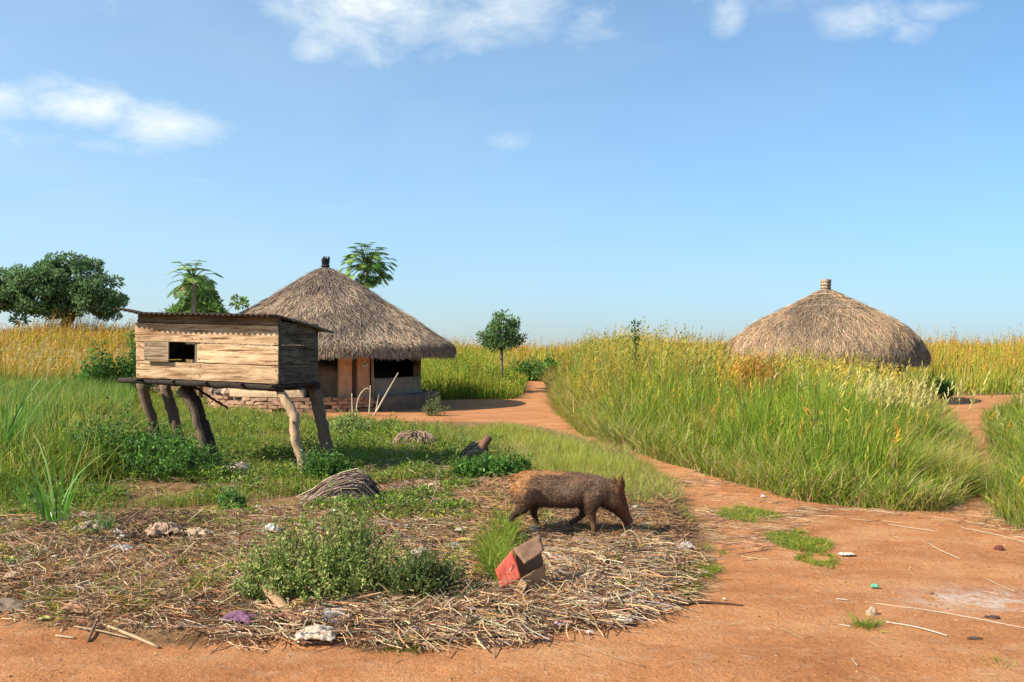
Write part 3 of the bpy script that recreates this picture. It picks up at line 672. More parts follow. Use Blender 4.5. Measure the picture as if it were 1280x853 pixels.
# scattered over the yard and path edges
x, y = sample(YARD, 7000, lod(9, 1)); N = len(x)
stalks(mb, x, y, gz(x, y)+R.uniform(0, .08, N), R.uniform(.1, .4, N), R.uniform(.002, .004, N), R.uniform(0, 3.14, N), R.normal(0, .25, N), R.normal(0, .1, N), pick(N, [TAN, PALE, GREY, BRN], .2), 2)
EDGE = poly_px([(760, 790), (960, 700), (1020, 650), (1240, 660), (1290, 680), (1290, 650), (1200, 628), (1000, 622), (900, 596), (860, 590), (830, 602), (868, 640), (890, 690), (870, 745)])
x, y = sample(EDGE, 1500, lambda x, y: np.clip((fbm(x/.5, y/.5, 161)-.45)*5, .03, 1)); N = len(x)
stalks(mb, x, y, gz(x, y)+.004, R.uniform(.05, .28, N), R.uniform(.001, .0025, N), R.normal(-.1, .5, N), 0, R.normal(0, .12, N), pick(N, [TAN, PALE, BRN], .2), 3)
stuff(mb, 'straw_litter', M_dry, 'dry straw, stems and dead leaves strewn over the rubbish mound', 'straw litter')

# small pebbles and clods on the road
mb = MB()
def clod(mb, c, r, colr, sq=.6):
    th = np.linspace(0, np.pi, 5); ph = np.arange(7)/7*2*np.pi
    G = np.stack([np.sin(th)[:, None]*np.cos(ph), np.sin(th)[:, None]*np.sin(ph), np.cos(th)[:, None]*np.ones(7)*sq], -1)
    G = G*(r*(1+R.normal(0, .16, G.shape[:2]))[..., None])
    grid_add(mb, G+np.array(c), np.asarray(colr), False, True)
ROAD = np.array([(-3.2, 4.1), (4.2, 4.1), (5.4, 8.6), (2.6, 11.3), (1.4, 8), (1.2, 5.6), (-3, 5.3)])
x, y = sample(ROAD, 1500, lambda x, y: np.clip((fbm(x/.5, y/.5, 181)-.38)*5, .08, 1)); N = len(x)
for k in range(N): clod(mb, (x[k], y[k], gzf(x[k], y[k])), R.uniform(.003, .009), pick(1, [(.36, .16, .07), (.45, .25, .13), (.22, .11, .06)], .2)[0])
tag(mb.build('loose_clods', M_stone), 'loose reddish clods and grit scattered over the bare road', 'gravel', kind='stuff')

# ------------------------------------------------------------------ huts
def make_hut(name, loc, prof, n_strand, cols, label, hooked, wall_r, eave_z, seed, patchy=.5):
    root = empty(name, loc, 0, label=label, cat='hut')
    pr = np.array(prof)   # (r, z)
    segs = 96
    th = np.arange(segs)/segs*2*np.pi
    # shell: fine profile
    sl = np.concatenate([[0], np.cumsum(np.hypot(np.diff(pr[:, 0]), np.diff(pr[:, 1])))]); tot = sl[-1]
    def at(s): return np.interp(s*tot, sl, pr[:, 0]), np.interp(s*tot, sl, pr[:, 1])
    S = np.linspace(0, 1, 40); r, z = at(S)
    nz = (fbm(th[None]*2.2/1+0*S[:, None], S[:, None]*5+0*th[None], seed)-.5)
    nz = (fbm(np.cos(th)[None]*2.5+S[:, None]*1.3, np.sin(th)[None]*2.5+S[:, None]*2, seed)-.5)
    rr = r[:, None]*(1+0*th)+nz*.22*S[:, None]; zz = z[:, None]+nz*.14*sstep(0, .4, S)[:, None]
    # underside
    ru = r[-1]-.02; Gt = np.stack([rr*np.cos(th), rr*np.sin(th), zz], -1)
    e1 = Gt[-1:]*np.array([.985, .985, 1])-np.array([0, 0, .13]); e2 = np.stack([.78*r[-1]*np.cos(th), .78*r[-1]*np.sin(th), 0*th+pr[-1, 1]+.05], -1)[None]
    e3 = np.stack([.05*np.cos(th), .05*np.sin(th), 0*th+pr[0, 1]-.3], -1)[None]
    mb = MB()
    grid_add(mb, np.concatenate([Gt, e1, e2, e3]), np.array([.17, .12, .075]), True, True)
    N = n_strand
    s = R.random(N)**.62; a = R.uniform(0, 2*np.pi, N)
    L = R.uniform(.18, .5, N); s1 = np.minimum(s+L/tot, 1.0+R.uniform(-.01, .028, N))
    wn = fbm(np.cos(a)*2+s*2, np.sin(a)*2+s*4, seed+3)
    lift0 = R.uniform(.0, .03, N); lift1 = R.uniform(.0, .055, N)+np.where(R.random(N) < .04, R.uniform(.02, .09, N), 0)
    da = R.normal(0, .045, N)/(.25+s)+.035*(fbm(np.cos(a)*3+s*5, np.sin(a)*3, seed+7)-.5)
    def pos(ss, aa, lf):
        r0, z0 = at(np.clip(ss, 0, 1)); ex = np.maximum(ss-1, 0)*tot
        nn = (fbm(np.cos(aa)*2.5+ss*1.3, np.sin(aa)*2.5+ss*2, seed)-.5)
        r0 = r0+nn*.22*ss+lf*.6+ex*.25; z0 = z0+nn*.14*sstep(0, .4, ss)+lf*.7-ex*1.0
        return np.stack([r0*np.cos(aa), r0*np.sin(aa), z0], -1)
    p0 = pos(s, a, lift0); p1 = pos((s+s1)/2, a+da*.5, (lift0+lift1)*.6+.008); p2 = pos(s1, a+da, lift1)
    w = R.uniform(.004, .013, N)
    tang = np.stack([-np.sin(a), np.cos(a), np.zeros(N)], -1)
    rad = np.stack([np.cos(a), np.sin(a), np.ones(N)], -1)
    sd = tang+rad*R.normal(0, .5, (N, 1)); sd /= np.linalg.norm(sd, axis=1)[:, None]
    V = np.stack([p0-sd*w[:, None]/2, p0+sd*w[:, None]/2, p1-sd*w[:, None]/2, p1+sd*w[:, None]/2, p2-sd*w[:, None]*.3, p2+sd*w[:, None]*.3], 1)
    b = (np.arange(N)*6)[:, None]
    c = pick(N, cols[0], .22); k = R.random(N) < np.clip((wn-.5)*4+patchy, 0, 1); c[k] = pick(k.sum(), cols[1], .22)
    mb.add(V.reshape(-1, 3), np.concatenate([b+np.array([[0, 1, 3, 2]]), b+np.array([[2, 3, 5, 4]])]), np.repeat(c, 6, 0))
    # ragged fringe hanging from the eave
    N = n_strand//5; a = R.uniform(0, 2*np.pi, N); q = R.uniform(-.11, .0, N); hang = R.uniform(.03, .16, N)*(.5+fbm(np.cos(a)*6, np.sin(a)*6, seed+9))
    p0 = pos(1+0*a, a, 0*a); p0[:, 2] += q; p0[:, :2] *= (1+R.uniform(-.03, .006, N))[:, None]
    p1 = p0+np.stack([.3*hang*np.cos(a), .3*hang*np.sin(a), -hang], -1)+R.normal(0, .012, (N, 3))
    tang = np.stack([-np.sin(a), np.cos(a), np.zeros(N)], -1)*R.uniform(.004, .009, N)[:, None]
    V = np.stack([p0-tang, p0+tang, p1+tang*.5, p1-tang*.5], 1); b = (np.arange(N)*4)[:, None]
    mb.add(V.reshape(-1, 3), b+np.array([[0, 1, 2, 3]]), np.repeat(pick(N, cols[0]+cols[1], .25), 4, 0))
    roof = mb.build('thatched_roof', M_thatch, root)
    return root, roof, pos, at, tot
def arc_wall(mb, r0, r1, a0, a1, z0, z1, colr, seed, n=None, topvar=.0):
    """a0..a1 measured from the front (towards -y), positive to the right"""
    n = n or max(4, int(abs(a1-a0)/2.5)); aa = np.radians(np.linspace(a0, a1, n)); m = max(3, int((z1-z0)/.12))
    zs = np.linspace(z0, z1, m)
    top = topvar*(fbm(aa*6, aa*0, seed+2)-.5)
    def P2(r, z): return np.stack([r*np.sin(aa), -r*np.cos(aa), z+0*aa], -1)
    outer = [P2(r1+.035*(fbm(aa*8, aa*0+zz*3, seed)-.5), zz+(top if zz == zs[-1] else 0)) for zz in zs]
    inner = [P2(r0+0*aa, zz+(top if zz == zs[-1] else 0)) for zz in zs[::-1]]
    G = np.array(outer+[0.5*outer[-1]+.5*inner[0]+np.array([0, 0, .012])]+inner).transpose(1, 0, 2)
    C = colr(G) if callable(colr) else np.asarray(colr)
    grid_add(mb, G, C.reshape(-1, 3) if callable(colr) else C, True)
    k = G.shape[1]
    mb.add(np.vstack([G[0], G[-1]]), [np.arange(k)[None, ::-1], (np.arange(k)+k)[None]], np.asarray(colr(np.array([G[0], G[-1]])).reshape(-1, 3) if callable(colr) else colr))
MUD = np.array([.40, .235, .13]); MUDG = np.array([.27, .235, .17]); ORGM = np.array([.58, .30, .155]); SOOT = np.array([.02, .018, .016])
hl = Vector((-5.58, 27.0, 0)); hl.z = gzf(hl.x, hl.y-2.5)+.0
prof1 = [(.02, 4.12), (.28, 4.0), (.55, 3.85), (1.0, 3.58), (1.4, 3.33), (1.8, 3.05), (2.22, 2.79), (2.7, 2.50), (3.18, 2.17), (3.5, 1.95), (3.74, 1.82), (3.86, 1.70), (3.88, 1.62)]
hut, roof, pos1, at1, tot1 = make_hut('thatched_hut', hl, prof1, 78000, ([(.52, .37, .24), (.70, .53, .37), (.42, .29, .19), (.24, .17, .12)], [(.26, .19, .14), (.36, .27, .20), (.17, .12, .085)]),
    'round mud hut with grey thatched roof and soot blackened openings, behind the wooden coop', 0, 2.8, 1.5, 11)
mb = MB()
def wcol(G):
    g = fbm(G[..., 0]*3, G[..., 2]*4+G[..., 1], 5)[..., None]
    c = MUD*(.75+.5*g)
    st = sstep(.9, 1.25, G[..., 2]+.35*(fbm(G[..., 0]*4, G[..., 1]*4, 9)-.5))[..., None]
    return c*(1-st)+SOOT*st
def pcol(G):
    g = fbm(G[..., 0]*3, G[..., 2]*4, 6)[..., None]; return MUDG*(.8+.5*g)
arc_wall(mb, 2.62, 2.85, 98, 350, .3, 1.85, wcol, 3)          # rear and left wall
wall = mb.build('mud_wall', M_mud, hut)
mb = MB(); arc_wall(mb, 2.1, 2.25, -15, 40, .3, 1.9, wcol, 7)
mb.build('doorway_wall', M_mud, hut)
mb = MB(); arc_wall(mb, 2.66, 2.86, 38.5, 97.6, .35, .86, pcol, 4, topvar=.03); mb.build('parapet', M_mud, hut)
for a0, a1, r1, cc in ((18.5, 25, 3.05, ORGM), (28, 34.4, 3.05, ORGM*.95)):
    mb = MB(); arc_wall(mb, 2.7, r1, a0, a1, .05, 1.8, cc, int(a0)+20, n=7); mb.build('pillar', M_mud, hut)
mb = MB(); arc_wall(mb, 2.6, 2.8, 24.8, 28.2, .05, 1.8, MUDG*.8, 33, n=4); mb.build('pillar_recess', M_mud, hut)
mb = MB(); a = math.radians(36.6)
tube(mb, [(2.98*math.sin(a), -2.98*math.cos(a), .1), (2.97*math.sin(a)+.01, -2.96*math.cos(a), .9), (2.94*math.sin(a), -2.95*math.cos(a), 1.75)], .045, 8, (.36, .27, .17), .08); mb.build('roof_post', M_bark, hut)
mb = MB(); a = math.radians(2.0)
tube(mb, [(2.7*math.sin(a), -2.7*math.cos(a), .1), (2.7*math.sin(a), -2.7*math.cos(a), 1.75)], .07, 8, (.06, .045, .035), .08); mb.build('roof_post', M_bark, hut)
# pale marks on the right pillar
mb = MB(); a = math.radians(31.2)
for k in range(16):
    aa = a+R.normal(0, .014); pz = 1.28+R.normal(0, .06)
    box(mb, (3.085*math.sin(aa), -3.085*math.cos(aa), pz), (.02, .008, R.uniform(.02, .07)), rot(0, R.uniform(-1, 1), a), (.62, .60, .58))
for k in range(6):
    box(mb, (3.085*math.sin(a), -3.085*math.cos(a), 1.02+k*.012), (.09, .008, .006), rot(0, 0, a), (.5, .42, .36))
mb.build('chalk_marks', M_stone, hut)
# plinth of mud bricks, cored with mud
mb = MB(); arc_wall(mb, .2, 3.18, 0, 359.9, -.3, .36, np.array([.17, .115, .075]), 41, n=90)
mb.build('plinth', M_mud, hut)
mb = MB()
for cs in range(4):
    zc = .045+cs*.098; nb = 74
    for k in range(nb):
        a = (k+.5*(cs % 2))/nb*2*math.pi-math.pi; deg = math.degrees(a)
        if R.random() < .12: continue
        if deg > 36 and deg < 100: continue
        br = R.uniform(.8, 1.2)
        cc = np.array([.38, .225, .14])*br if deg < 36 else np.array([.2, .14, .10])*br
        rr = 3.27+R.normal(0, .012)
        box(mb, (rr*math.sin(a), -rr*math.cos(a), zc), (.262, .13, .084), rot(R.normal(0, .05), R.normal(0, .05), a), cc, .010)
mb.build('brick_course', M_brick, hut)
mb = MB(); arc_wall(mb, 3.0, 3.38, 38, 97, -.1, .40, np.array([.19, .135, .095]), 43, topvar=.08); mb.build('mud_bench', M_mud, hut)
for (a, rr, s, cc) in ((-72, 3.1, .2, (.24, .18, .14)), (-60, 3.05, .26, (.22, .165, .13)), (-48, 3.05, .18, (.5, .36, .24))):
    mb = MB(); clod(mb, (0, 0, 0), s, cc, .75); q = math.radians(a)
    mb.build('plinth_stone', M_stone, hut, (rr*math.sin(q), -rr*math.cos(q), .46))
mb = MB(); arc_wall(mb, 2.9, 3.3, -38, 2, .40, .56, np.array([.50, .34, .21]), 47, topvar=.08); mb.build('plaster_ledge', M_mud, hut)
# finial
mb = MB()
for k in range(26):
    a = R.uniform(0, 6.28); r0 = R.uniform(.02, .11)
    tube(mb, [(r0*1.3*math.cos(a), r0*1.3*math.sin(a), 3.95), (r0*.9*math.cos(a), r0*.9*math.sin(a), 4.15), (r0*1.1*math.cos(a)+R.normal(0, .01), r0*math.sin(a), 4.34+R.uniform(0, .12))], .018, 5, pick(1, [(.05, .045, .045), (.12, .11, .10), (.03, .03, .03)], .2)[0])
for z0, rr in ((4.16, .125), (4.08, .15)):
    t = np.linspace(0, 6.283, 16); tube(mb, np.stack([rr*np.cos(t), rr*np.sin(t), z0+0*t], 1), .018, 5, (.09, .08, .07), cap=False)
fin = mb.build('finial', M_bark, hut)
for k in range(7):
    a = R.uniform(0, 6.28); mb2 = MB(); L = R.uniform(.3, .55)
    tube(mb2, [(-.1*math.cos(a), -.1*math.sin(a), 4.06), (L*math.cos(a), L*math.sin(a), 4.0+R.normal(0, .03))], .012, 4, (.22, .18, .14)); mb2.build('binding_stick', M_bark, fin)

# second hut
h2 = Vector((10.25, 29.5, 0)); h2.z = gzf(h2.x, h2.y)
prof2 = [(.16, 3.62), (.31, 3.53), (.75, 3.27), (1.35, 2.98), (2.0, 2.68), (2.5, 2.35), (2.8, 2.02), (2.98, 1.72), (3.06, 1.5), (3.08, 1.38)]
hut2, roof2, pos2, at2, tot2 = make_hut('thatched_hut', h2-Vector((0, 0, h2.z)), prof2, 60000, ([(.52, .345, .20), (.60, .42, .26), (.44, .28, .16), (.36, .25, .16)], [(.30, .21, .14), (.40, .28, .18), (.24, .17, .11)]),
    'round hut with tan thatched roof bound by stick rings, half hidden in tall grass', 1, 2.5, 1.4, 51, .25)
mb = MB(); arc_wall(mb, 2.2, 2.42, 0, 359.9, -.2, 1.75, wcol, 61, n=80); mb.build('mud_wall', M_mud, hut2)
mb = MB()
for k in range(40):
    a = k/40*6.283; tube(mb, [(.20*math.cos(a), .20*math.sin(a), 3.5), (.13*math.cos(a), .13*math.sin(a), 3.66), (.15*math.cos(a), .15*math.sin(a), 3.93+R.uniform(0, .05))], .02, 5, pick(1, [(.36, .25, .17), (.26, .18, .12)], .2)[0])
for z0 in (3.68, 3.78, 3.88):
    t = np.linspace(0, 6.283, 20); tube(mb, np.stack([.165*np.cos(t), .165*np.sin(t), z0+0*t], 1), .014, 5, (.2, .14, .09), cap=False)
box(mb, (0, 0, 3.8), (.2, .2, .26), None, (.3, .2, .13))
fin2 = mb.build('finial', M_bark, hut2)
for (s, ov, a0, a1, cc) in ((.10, .05, 0, 6.283, (.46, .34, .22)), (.18, .06, 0, 6.283, (.28, .20, .14)), (.34, .03, 3.1, 5.2, (.50, .39, .27)), (.40, .05, 4.6, 6.2, (.30, .20, .13))):
    t = np.linspace(a0, a1, 30); p = pos2(s+.006*np.sin(t*7), t, ov+0*t)
    mb = MB(); tube(mb, p, .015, 5, cc, .1, cap=False); mb.build('roof_ring', M_bark, roof2)
# third hut behind, only its roof edge shows
h3 = Vector((10.9, 39, gzf(10.9, 39)))
hut3, *_ = make_hut('thatched_hut', h3, [(.02, 2.6), (.5, 2.5), (1.1, 2.25), (1.6, 1.9), (1.7, 1.6)], 9000, ([(.40, .26, .12), (.48, .32, .15)], [(.33, .21, .10)]), 'small brown thatched hut mostly hidden behind the left edge of the tan hut', 0, 2, 1.4, 71)
mb = MB(); arc_wall(mb, 1.1, 1.3, 0, 359.9, -.2, 1.7, wcol, 66, n=60); mb.build('mud_wall', M_mud, hut3)

# ------------------------------------------------------------------ raised wooden coop
O = np.array([-5.16, 12.4, 0.]); ang = math.atan2(-.309, .951)
coop = empty('wooden_coop', O, ang, label='raised weathered plank animal coop on crooked log legs under a rusty corrugated roof', cat='coop')
u = np.array([.951, -.309, 0]); v = np.array([.309, .951, 0])
def loc(p): p = np.asarray(p, float)-O; return np.array([p @ u, p @ v, p[2]])
W, D, ZB, SL = 2.25, 1.0, 1.245, -.029
WC = np.array([.66, .49, .32]); WSHADE = np.array([.17, .15, .115]); TOPD = np.array([.24, .19, .13])  # second tone is the side boards' wood with shade painted in
def pl(name, *a, mat=M_wood, **k):
    mb = MB(); plank(mb, *a, **k); return mb.build(name, mat, coop)
pl('front_plank', .01, W-.01, ZB+.003, ZB+.232, 0, .025, WC, seed=1, slope=SL, wob=.005)
pl('front_plank', .0, .50, ZB+.243, ZB+.492, .004, .025, WC*1.05, seed=2, slope=SL)
pl('front_plank', 1.00, W-.005, ZB+.243, ZB+.492, -.002, .025, WC*1.08, seed=3, slope=SL, wob=.006)
pl('front_plank', -.015, W, ZB+.506, ZB+.755, .002, .025, WC*.97, seed=4, slope=SL, wob=.006)
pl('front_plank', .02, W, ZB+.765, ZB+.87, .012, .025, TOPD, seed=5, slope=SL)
fl = pl('door_flap', .19, .585, ZB+.235, ZB+.500, -.062, .022, np.array([.40, .33, .235]), seed=6, slope=SL, wob=.002)
for xx, zz in ((.22, ZB+.47), (.22, ZB+.27)):
    mb = MB(); box(mb, (xx, -.066, zz+SL*xx), (.012, .01, .012), None, (.12, .1, .09)); mb.build('nail', M_metal, fl)
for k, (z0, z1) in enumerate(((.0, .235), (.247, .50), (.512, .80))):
    mb = MB(); plank(mb, .03, D, ZB+SL*W+z0, ZB+SL*W+z1+.008, W-.028, .025, WSHADE*(.9+.25*(k == 2)), ax=1, seed=10+k); mb.build('side_plank', M_wood_side, coop)
    mb = MB(); plank(mb, .03, D, ZB+z0, ZB+z1, 0.0, .025, WSHADE, ax=1, seed=14+k); mb.build('side_plank', M_wood_side, coop)
    mb = MB(); plank(mb, .03, W-.04, ZB+z0, ZB+z1-.03, D-.025, .025, WSHADE, seed=17+k, slope=SL); mb.build('rear_plank', M_wood_side, coop)
for xx, yy, hh in ((.05, .05, .80), (W-.07, .05, .80), (.05, D-.06, .7), (W-.07, D-.06, .7), (.96, .055, .78)):
    mb = MB(); box(mb, (xx, yy, ZB+SL*xx+hh/2), (.05, .045, hh), None, (.16, .12, .08), .002); mb.build('corner_post', M_bark, coop)
mb = MB(); box(mb, (W+.004, .012, ZB+SL*W+.43), (.012, .05, .84), None, (.14, .115, .085), .002); mb.build('corner_batten', M_wood_side, coop)
for k in range(7):
    mb = MB(); plank(mb, .03, W-.03, ZB-.012, ZB, .03+k*.137, .12, (.16, .11, .07), seed=30+k, slope=SL); mb.build('floor_board', M_wood_side, coop)
# nails
mb = MB()
for xx in (.05, .9, 1.05, W-.05):
    for zz in (.05, .18, .3, .45, .55, .70):
        if .5 < xx < 1 and .24 < zz < .5: continue
        box(mb, (xx+R.normal(0, .01), -.006, ZB+SL*xx+zz+R.normal(0, .01)), (.01, .012, .01), None, (.10, .07, .05))
mb.build('nails', M_metal, coop)
# roof sheets
mb = MB()
nx, ny = 260, 12; gx = np.linspace(-.20, W+.04, nx); gy = np.linspace(-.215, D+.2, ny)
GX, GY = np.meshgrid(gx, gy, indexing='ij')
def rz_(GX, GY): return ZB+.875+SL*GX+.015*np.sin(GX/.083*6.283)-.135*np.maximum(GY, -.05)+.05*sstep(.25, -.2, GX)+.02*(fbm(GX*1.5, GY*1.5, 77)-.5)*(GY < .2)
G = np.stack([GX, GY+.012*(fbm(GX*3, GX*0, 78)-.5), rz_(GX, GY)], -1)
grid_add(mb, G, np.array([.085, .055, .04]), True)
ro = mb.build('corrugated_roof', M_metal, coop); so = ro.modifiers.new('thickness', 'SOLIDIFY'); so.thickness = .006
mb = MB(); gx = np.linspace(W-.32, W+.09, 70); gy = np.linspace(.25, D+.3, 10); GX, GY = np.meshgrid(gx, gy, indexing='ij')
grid_add(mb, np.stack([GX, GY, rz_(GX, GY)+.014-.045*sstep(W-.0, W+.14, GX)], -1), np.array([.17, .14, .12]), True)
r2 = mb.build('corrugated_sheet', M_metal, coop); so = r2.modifiers.new('thickness', 'SOLIDIFY'); so.thickness = .004
# beams
def beam(name, p, r, c, sides=9, rough=.12, sub=6):
    p = [np.array(q, float) for q in p]; pts = []
    for a_, b_ in zip(p[:-1], p[1:]):
        for t in np.linspace(0, 1, sub, endpoint=False): pts.append(a_*(1-t)+b_*t)
    pts.append(p[-1]); pts = np.array(pts); pts[1:-1] += R.normal(0, .006, (len(pts)-2, 3))
    rr = np.interp(np.linspace(0, 1, len(pts)), np.linspace(0, 1, len(r)), r)
    mb = MB(); tube(mb, pts, rr, sides, c, rough); return mb.build(name, M_bark, coop)
DKW = np.array([.042, .028, .02]); LT = np.array([.46, .30, .175]); MID = np.array([.17, .11, .07])
beam('floor_beam', [(-.30, .02, ZB-.035), (1.1, .03, ZB-.075), (W+.02, .05, ZB-.115)], [.035, .045, .05], DKW)
beam('floor_beam', [(-.1, D-.08, ZB-.05), (W+.06, D-.08, ZB-.115)], [.045, .045], DKW)
beam('floor_beam', [(-.05, .45, ZB-.05), (W, .5, ZB-.115)], [.04, .045], DKW)
for xx in (.1, .62, 1.15, 1.7, W-.04):
    beam('cross_pole', [(xx, -.08+R.normal(0, .03), ZB-.02+SL*xx), (xx+R.normal(0, .03), D+.04, ZB-.025+SL*xx)], [.024, .026], DKW*1.2, 7, .1, 4)
leg = lambda pts, r, c: beam('leg', [loc(q) for q in pts], r, c, 11, .05, 7)
l1 = leg([P(381, 604, 11.6)-np.array([0, 0, .05]), P(377, 575, 11.62), P(369, 548, 11.65), P(368, 520, 11.7), P(350, 488, 11.85)], [.048, .055, .062, .068, .056], LT)
mb = MB()
for q, s in (((376, 562, 11.56), .022), ((367, 528, 11.62), .02), ((374, 540, 11.6), .016), ((379, 580, 11.58), .02)):
    clod(mb, loc(P(*q)), s, (.12, .08, .05), 1)
mb.build('knot', M_bark, l1)
leg([P(421, 602, 12.6)-np.array([0, 0, .1]), P(412, 570, 12.65), P(402, 525, 12.7), P(393, 486, 12.75)], [.088, .085, .082, .086], MID)
leg([P(274, 606, 12.55)-np.array([0, 0, .1]), P(266, 572, 12.5), P(253, 530, 12.5), P(243, 505, 12.5), P(231, 484, 12.5)], [.12, .10, .09, .10, .085], DKW*1.1)
leg([P(268, 600, 12.4)-np.array([0, 0, .1]), P(255, 555, 12.4), P(240, 505, 12.4), P(224, 487, 12.4)], [.06, .055, .05, .055], MID*1.15)
leg([P(206, 590, 13.1)-np.array([0, 0, .1]), P(190, 525, 13.0), P(176, 479, 12.9)], [.08, .075, .07], MID)
leg([P(236, 590, 13.1)-np.array([0, 0, .1]), P(220, 530, 13.1), P(206, 480, 13.1)], [.08, .08, .075], MID)
beam('brace', [loc(P(240, 482, 12.5)), loc(P(262, 496, 12.7)), loc(P(285, 511, 12.9))], [.02, .017, .014], DKW*.7, 6)

# ------------------------------------------------------------------ trees
def tree(name, loc_, lobes, n_att, trunk, r0, leaf, nleaf, cols, label, group=None, cl_r=.5, fold=.2, up=.15, bark=(.16, .12, .09), seed=0, flat_bot=None, cat='tree', crown='crown'):
    rg = np.random.default_rng(seed)
    root = empty(name, loc_, 0, label=label, cat=cat, group=group)
    att = []
    lb = np.array(lobes); wv = (lb[:, 3]*lb[:, 4]*lb[:, 5]); wv /= wv.sum()
    while len(att) < n_att:
        l = lb[rg.choice(len(lb), p=wv)]; d = rg.normal(0, 1, 3); d /= np.linalg.norm(d)
        att.append(l[:3]+d*l[3:6]*rg.uniform(.35, 1)**.5)
    att = np.array(att); tr = np.array(trunk, float)
    nodes = []; par = []
    for i, p in enumerate(tr): nodes.append(p); par.append(i-1)
    order = np.argsort(np.linalg.norm(att-tr[-1], axis=1)); mid_of = {}
    tips = []
    for k in order:
        A = np.array(nodes[1:]); d = np.linalg.norm(A-att[k], axis=1)+.25*np.maximum(A[:, 2]-att[k][2], 0)
        j = int(np.argmin(d))+1; a = nodes[j]; b = att[k]; ln = np.linalg.norm(b-a); m = max(1, int(ln/(cl_r*.9)))
        prev = j
        for q in range(1, m+1):
            t = q/m; p = a*(1-t)+b*t+rg.normal(0, .05*ln/m, 3)*(q < m); p[2] += .1*ln*math.sin(math.pi*t)
            nodes.append(p); par.append(prev); prev = len(nodes)-1
        tips.append(prev)
    cnt = np.zeros(len(nodes)); cnt[tips] = 1
    for i in range(len(nodes)-1, 0, -1): cnt[par[i]] += cnt[i]
    rad = r0*(np.maximum(cnt, 1)/cnt[0])**.42; rad = np.maximum(rad, .006)
    mb = MB()
    tube(mb, tr, np.maximum(rad[:len(tr)], r0*np.linspace(1, .75, len(tr))), 9, bark, .06)
    for i in range(len(tr), len(nodes)):
        tube(mb, [nodes[par[i]], nodes[i]], [min(rad[par[i]], rad[i]*1.6), rad[i]], 6 if rad[i] > .02 else 4, bark, 0, False)
    mb.build('trunk', M_bark, root)
    mb = MB(); c = att[rg.integers(0, n_att, nleaf)]
    pp = rg.normal(0, 1, (nleaf, 3)); pp /= np.linalg.norm(pp, axis=1)[:, None]
    pp *= (cl_r*rg.uniform(.2, 1, (nleaf, 1))**.5); pp[:, 2] *= .7
    d = pp/cl_r+rg.normal(0, .6, (nleaf, 3))+[0, 0, up]
    cc = pick(nleaf, cols, .2)
    if flat_bot is not None:
        k = (c[:, 2]+pp[:, 2]) > flat_bot; c = c[k]; pp = pp[k]; d = d[k]; cc = cc[k]
    L = leaf*rg.uniform(.6, 1.3, len(c))
    leaves(mb, c+pp, d, L, L*.5, cc, fold)
    mb.build(crown, M_leaf, root)
    return root
TG = [(.14, .24, .09), (.18, .30, .10), (.27, .39, .17), (.10, .17, .06)]
tx, ty = -29.9, 60.0; tz = gzf(tx, ty)+.55
tree('broadleaf_tree', (tx, ty, tz), [(-2.0, 0, 3.5, 2.2, 2.0, 1.7), (0.4, 0, 4.2, 2.2, 2.0, 1.7), (2.4, 0, 3.2, 1.7, 1.7, 1.5), (-3.4, 0, 2.6, 1.3, 1.6, 1.3), (3.3, .3, 2.5, 1.0, 1.2, .9), (.2, 1, 2.4, 2.4, 2, .9), (1.0, 0, 5.0, 1.2, 1.0, .8), (-4.6, 0, 3.4, 1.3, 1.5, 1.5)],
     200, [(.1, 0, -.9), (.0, 0, .5), (.1, .05, 1.0)], .30, .23, 36000, TG, 'large wide spreading dark green tree on the golden field at the far left', cl_r=.55, seed=1, bark=(.10, .08, .065))
sx, sy = (251-640)/F*29, 29.0
tree('leafy_shrub', (sx, sy, gzf(sx, sy)+.3), [(-.05, 0, 2.8, .75, .7, .8), (-.65, 0, 2.4, .45, .5, .6), (.7, 0, 2.4, .5, .5, .6), (1.1, 0, 2.3, .25, .3, .65), (.1, 0, 2.0, 1.15, .8, .9)], 110, [(0, 0, -.2), (0, 0, .5), (.05, 0, .9)], .07, .16, 9500,
     [(.15, .26, .06), (.20, .35, .07), (.30, .42, .11), (.10, .17, .04)], 'bushy broad leaved shrub showing over the coop roof behind the papaya', cl_r=.26, seed=2, cat='shrub')
px_, py_ = (627-640)/F*37, 37.0
tree('young_tree', (px_, py_, gzf(px_, py_)+.45), [(0, 0, 1.75, .72, .72, .62), (.1, 0, 2.25, .5, .5, .5), (.35, 0, 1.7, .55, .5, .5), (-.4, 0, 1.75, .5, .5, .5), (0, 0, 2.6, .16, .16, .35)], 80, [(0, 0, -.7), (.02, 0, .4), (0, 0, .95), (0, 0, 1.3)], .055, .12, 4200,
     [(.14, .25, .07), (.20, .32, .10), (.10, .17, .05)], 'small round crowned young tree with a thin trunk between the two huts', cl_r=.22, seed=3)
qx, qy = 14.45, 34.5
tree('young_tree', (qx, qy, gzf(qx, qy)), [(0, 0, 2.0, .4, .4, .75), (-.15, 0, 2.5, .25, .25, .35)], 40, [(0, 0, -.2), (0, 0, .6), (0, 0, 1.2)], .05, .11, 1500, [(.10, .20, .04), (.14, .25, .05)], 'feathery green treetop just showing behind the right slope of the tan roof', cl_r=.2, seed=4)

